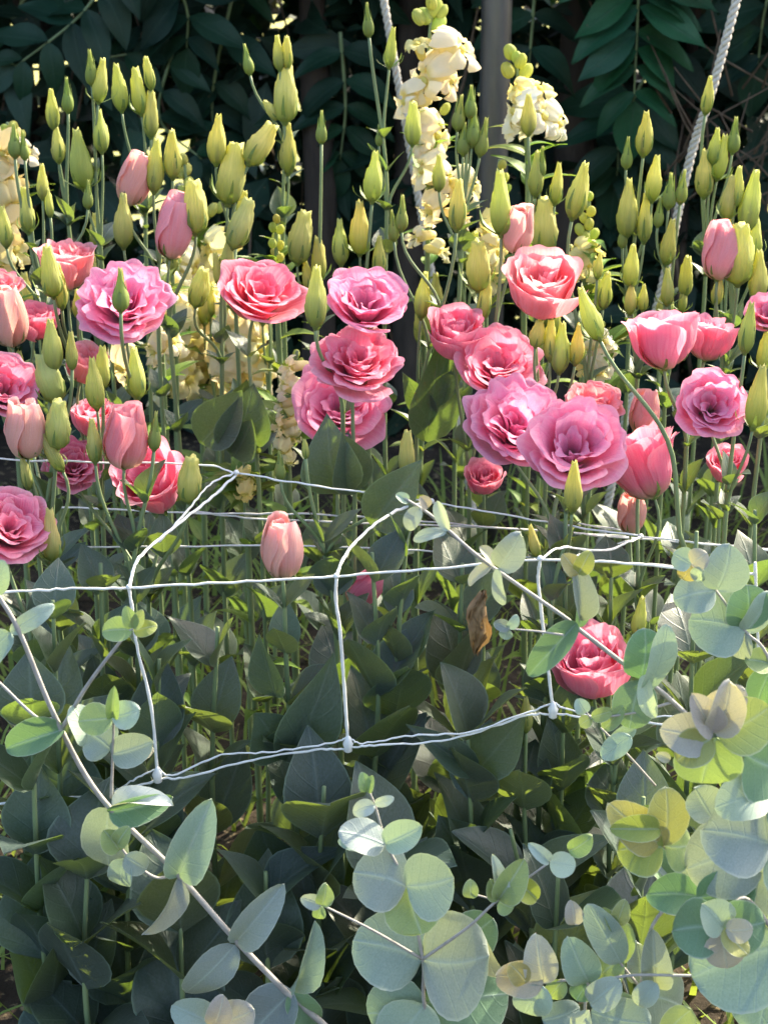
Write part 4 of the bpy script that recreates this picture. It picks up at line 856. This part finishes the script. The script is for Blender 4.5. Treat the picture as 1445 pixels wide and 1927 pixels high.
euc('eucalyptus branch reaching from the right up to the folded net', 1.16,
 [[(1420, 1990), (1425, 1800, .03), (1400, 1560, .03), (1335, 1400, .01), (1262, 1318), (1200, 1270), (1090, 1185), (1060, 1160), (910, 1055), (835, 990), (800, 962), (762, 938), (15, 5)], [(1060, 1195, -.02), (1010, 1188, -.02), (955, 1183, -.02), (5, 3)], [(1262, 1322, 0), (1200, 1340, -.01), (1120, 1350, -.015), (1102, 1340, -.015), (6, 3)], [(1130, 1370, -.01), (1180, 1420, -.01), (1232, 1478, 0), (4, 5)]],
 [(790, 955, 765, 998, 32, 'pale', .2, 10, -.004), (805, 955, 790, 935, 24, 'pink', .2, 10, -.004), (822, 942, 842, 1000, 24, 'white', .1, 20), (768, 945, 745, 930, 20, 'pale'), (840, 1000, 776, 1012, 22, 'pale', 0, 30),
  (938, 1068, 976, 1008, 60, 'blue', .2, 5, -.006), (936, 1070, 940, 1142, 20, 'pale', .1, 40, -.006), (930, 1062, 904, 1028, 24, 'pink', .1, 30, -.003), (925, 1065, 880, 1100, 22, 'pink', 0, 50),
  (958, 1183, 930, 1172, 24, 'grey', 0, 0, -.02), (956, 1182, 974, 1160, 20, 'pale', 0, 20, -.02), (956, 1184, 948, 1202, 26, 'grey', 0, 0, -.02),
  (1085, 1172, 988, 1266, 54, 'green', .3, 10, -.006), (1088, 1168, 1090, 1062, 36, 'grey', .1, 30, -.005), (1088, 1080, 1064, 1045, 40, 'org', .1, 10, -.006), (1088, 1080, 1110, 1042, 38, 'yel', .1, 10, -.006), (1090, 1180, 1105, 1120, 28, 'green', 0, 20),
  (1206, 1278, 1212, 1188, 84, 'green', .1, 0, -.004), (1206, 1280, 1182, 1372, 82, 'green', .2, 0, -.006), (1215, 1300, 1258, 1186, 46, 'pale', .3, 35, -.012), (1212, 1270, 1218, 1352, 26, 'white', .3, 45, -.015),
  (1102, 1342, 1088, 1318, 30, 'pale', 0, 0, -.015), (1112, 1350, 1152, 1340, 28, 'ygr', 0, 10, -.016), (1112, 1352, 1090, 1366, 26, 'ygr', 0, 0, -.016), (1135, 1372, 1172, 1330, 30, 'ygr', 0, 0, -.012), (1186, 1385, 1130, 1425, 42, 'pale', .2, 10, -.01), (1196, 1370, 1140, 1415, 30, 'blue', 0, 30, 0)], 3)
euc('eucalyptus twig with overlapping blue discs at the right edge', 1.2,
 [[(1560, 1900), (1530, 1500), (1450, 1250), (1402, 1188), (1345, 1110), (1300, 1062), (1290, 1050), (9, 4)]],
 [(1402, 1186, 1302, 1165, 128, 'blue', .1, 0), (1402, 1184, 1405, 1105, 92, 'green', .1, 0), (1402, 1190, 1446, 1118, 60, 'pale', .1, 25), (1402, 1192, 1388, 1244, 44, 'blue', 0, 30), (1346, 1112, 1266, 1128, 76, 'blue', .2, 0, -.008), (1348, 1110, 1372, 1034, 86, 'blue', .2, 8, -.008),
  (1300, 1062, 1262, 1042, 46, 'pale', .1, 0, -.01), (1302, 1062, 1328, 1042, 44, 'pink', .1, 0, -.012), (1300, 1064, 1282, 1092, 40, 'org', .1, 0, -.009), (1310, 1066, 1318, 1096, 22, 'pale', .1, 40, -.014), (1450, 1250, 1400, 1240, 50, 'ygr', .1, 10), (1452, 1252, 1420, 1330, 60, 'green', .1, 10)], 4)
euc('eucalyptus branch with pinkish young leaves above big blue discs, far right', 1.02,
 [[(1500, 1990), (1465, 1800), (1450, 1600), (1400, 1460), (1360, 1390), (1330, 1330), (12, 5)], [(1460, 1760, 0), (1400, 1690, -.01), (1352, 1745, -.02), (9, 5)]],
 [(1340, 1385, 1248, 1372, 84, 'pink', .1, 0, -.01), (1345, 1380, 1372, 1290, 74, 'pink', .2, 10, -.012), (1345, 1388, 1320, 1482, 130, 'ygr', .1, 0, -.004), (1350, 1385, 1445, 1330, 110, 'ygr', .1, 0, -.003), (1400, 1420, 1480, 1450, 150, 'green', .1, 0, .005), (1338, 1390, 1270, 1430, 72, 'org', .2, 10, -.014), (1340, 1380, 1308, 1310, 56, 'pink', .2, 10, -.014), (1330, 1340, 1400, 1300, 70, 'pink', .1, 15, -.005), (1260, 1430, 1235, 1420, 20, 'pink', 0, 0, -.01),
  (1450, 1590, 1325, 1562, 150, 'blue', .1, 0, -.006), (1445, 1500, 1345, 1510, 82, 'pale', .2, 25, -.008), (1440, 1520, 1520, 1520, 130, 'pale', .1, 0, -.002), (1452, 1592, 1530, 1640, 150, 'blue', .1, 0, 0), (1430, 1600, 1290, 1640, 150, 'blue', 0, 0, .02), (1340, 1540, 1300, 1480, 70, 'pale', 0, 10, .02),
  (1352, 1745, 1265, 1752, 112, 'green', .1, 0, -.02), (1352, 1743, 1438, 1735, 104, 'green', .1, 0, -.021), (1360, 1745, 1320, 1700, 72, 'pale', .2, 5, -.028), (1362, 1750, 1366, 1822, 76, 'pink', .2, 0, -.028), (1365, 1750, 1412, 1745, 48, 'pink', .3, 0, -.034), (1362, 1748, 1400, 1790, 46, 'org', .3, 0, -.033),
  (1465, 1780, 1300, 1840, 190, 'blue', .05, 0, .0), (1470, 1800, 1420, 1930, 150, 'blue', .1, 0, .01), (1462, 1700, 1370, 1660, 120, 'blue', 0, 0, .015), (1450, 1620, 1460, 1720, 120, 'pale', 0, 10, .01), (1310, 1690, 1420, 1670, 90, 'green', 0, 0, .01)], 5)
euc('eucalyptus twig with golden yellow leaves beside the blue discs', 1.06,
 [[(1190, 1990), (1205, 1860), (1228, 1740), (1300, 1655), (1245, 1590), (1225, 1560), (10, 5)], [(1205, 1860, 0), (1165, 1810, -.01), (1130, 1760, -.01), (6, 4)]],
 [(1246, 1592, 1158, 1520, 84, 'org', .1, 0, -.006), (1248, 1590, 1252, 1488, 84, 'org', .1, 0, -.005), (1246, 1594, 1162, 1600, 110, 'yel', .15, 0, -.008), (1250, 1592, 1300, 1590, 92, 'ygr', .1, 0, -.003), (1240, 1560, 1150, 1555, 50, 'yel', .2, 10, -.012),
  (1312, 1686, 1218, 1682, 78, 'green', .1, 5, -.006), (1300, 1690, 1240, 1600, 90, 'blue', 0, 0, .025), (1260, 1660, 1165, 1560, 50, 'green', 0, 30, .02), (1232, 1858, 1230, 1760, 56, 'blue', .1, 0, -.01), (1168, 1812, 1112, 1708, 64, 'blue', .1, 5, -.012), (1165, 1815, 1180, 1742, 40, 'ygr', .1, 10, -.006), (1160, 1740, 1175, 1700, 36, 'ygr', .1, 0, -.01), (1150, 1750, 1140, 1710, 20, 'ygr', .1, 30, -.01),
  (1205, 1870, 1290, 1900, 110, 'grey', 0, 0, .01), (1200, 1880, 1130, 1930, 90, 'blue', .1, 0, 0), (1080, 1740, 1076, 1700, 36, 'pink', 0, 0, -.01), (1205, 1850, 1200, 1780, 60, 'grey', 0, 0, .02)], 6)
euc('low eucalyptus twig with pink tinged rounded leaves at bottom right of centre', 1.05,
 [[(1110, 2000), (1100, 1900), (1105, 1850), (1060, 1845), (1018, 1850), (985, 1845), (8, 4)], [(1105, 1855, 0), (1180, 1836, -.01), (1300, 1836, -.015), (1460, 1838, -.015), (6, 5)]],
 [(1022, 1850, 928, 1830, 72, 'pink', .1, 0, -.006), (1022, 1848, 1012, 1772, 66, 'pink', .1, 0, -.004), (1020, 1855, 985, 1912, 74, 'pale', .1, 0, -.007), (990, 1850, 960, 1815, 44, 'org', .2, 0, -.012), (1060, 1845, 1030, 1880, 40, 'ygr', .1, 0), (1108, 1848, 1076, 1776, 72, 'blue', .1, 0), (1110, 1846, 1165, 1800, 70, 'ygr', .1, 0, .004), (1106, 1852, 1085, 1880, 50, 'green', 0, 0),
  (1110, 1890, 1160, 1850, 62, 'pale', .2, 0, -.012), (1112, 1905, 1225, 1925, 90, 'blue', .1, 0, -.006), (1235, 1850, 1190, 1890, 44, 'pale', .1, 15, -.015), (1108, 1900, 1090, 1960, 40, 'white', 0, 30, -.01), (1020, 1920, 1090, 1900, 60, 'grey', 0, 0, .01), (1300, 1900, 1250, 1945, 60, 'ygr', 0, 0, 0)], 7)
euc('small eucalyptus spray with pale rounded leaves on the bottom edge', 1.1,
 [[(420, 2020), (410, 1950), (402, 1925), (395, 1905), (7, 4)]],
 [(402, 1928, 328, 1895, 72, 'pale', .1, 0), (402, 1926, 476, 1900, 76, 'pink', .1, 0), (404, 1930, 420, 1880, 50, 'pink', .1, 10, -.01), (400, 1930, 360, 1985, 60, 'blue', 0, 0)], 8)
# brown withered leaf caught among the stems
m = MB(); r = random.Random(2)
pts = [P(905, 1115, 1.34), P(898, 1150, 1.335), P(905, 1190, 1.33), P(893, 1230, 1.335)]; org = pts[0]
for q in range(3):
    path = catmull([p + Vector((r.uniform(-.004, .004), r.uniform(-.004, .004), 0)) for p in pts], 5)
    def wf(i, j):
        p = path[int(j * (len(path) - 1))]; wd = .008 * math.sin(math.pi * (j * .9 + .05)); return (p.x - org.x + (i - .5) * wd * 2, p.y - org.y + .005 * math.sin(9 * i + 11 * j + q), p.z - org.z), (0, 0, 0)
    m.grid(wf, 4, 10)
wl = obj('withered_leaf', m.mesh('withered_leaf', 'tie')); wl.location = org; tagged(wl, 'crumpled brown withered leaf hanging among the dark stems', 'leaf')
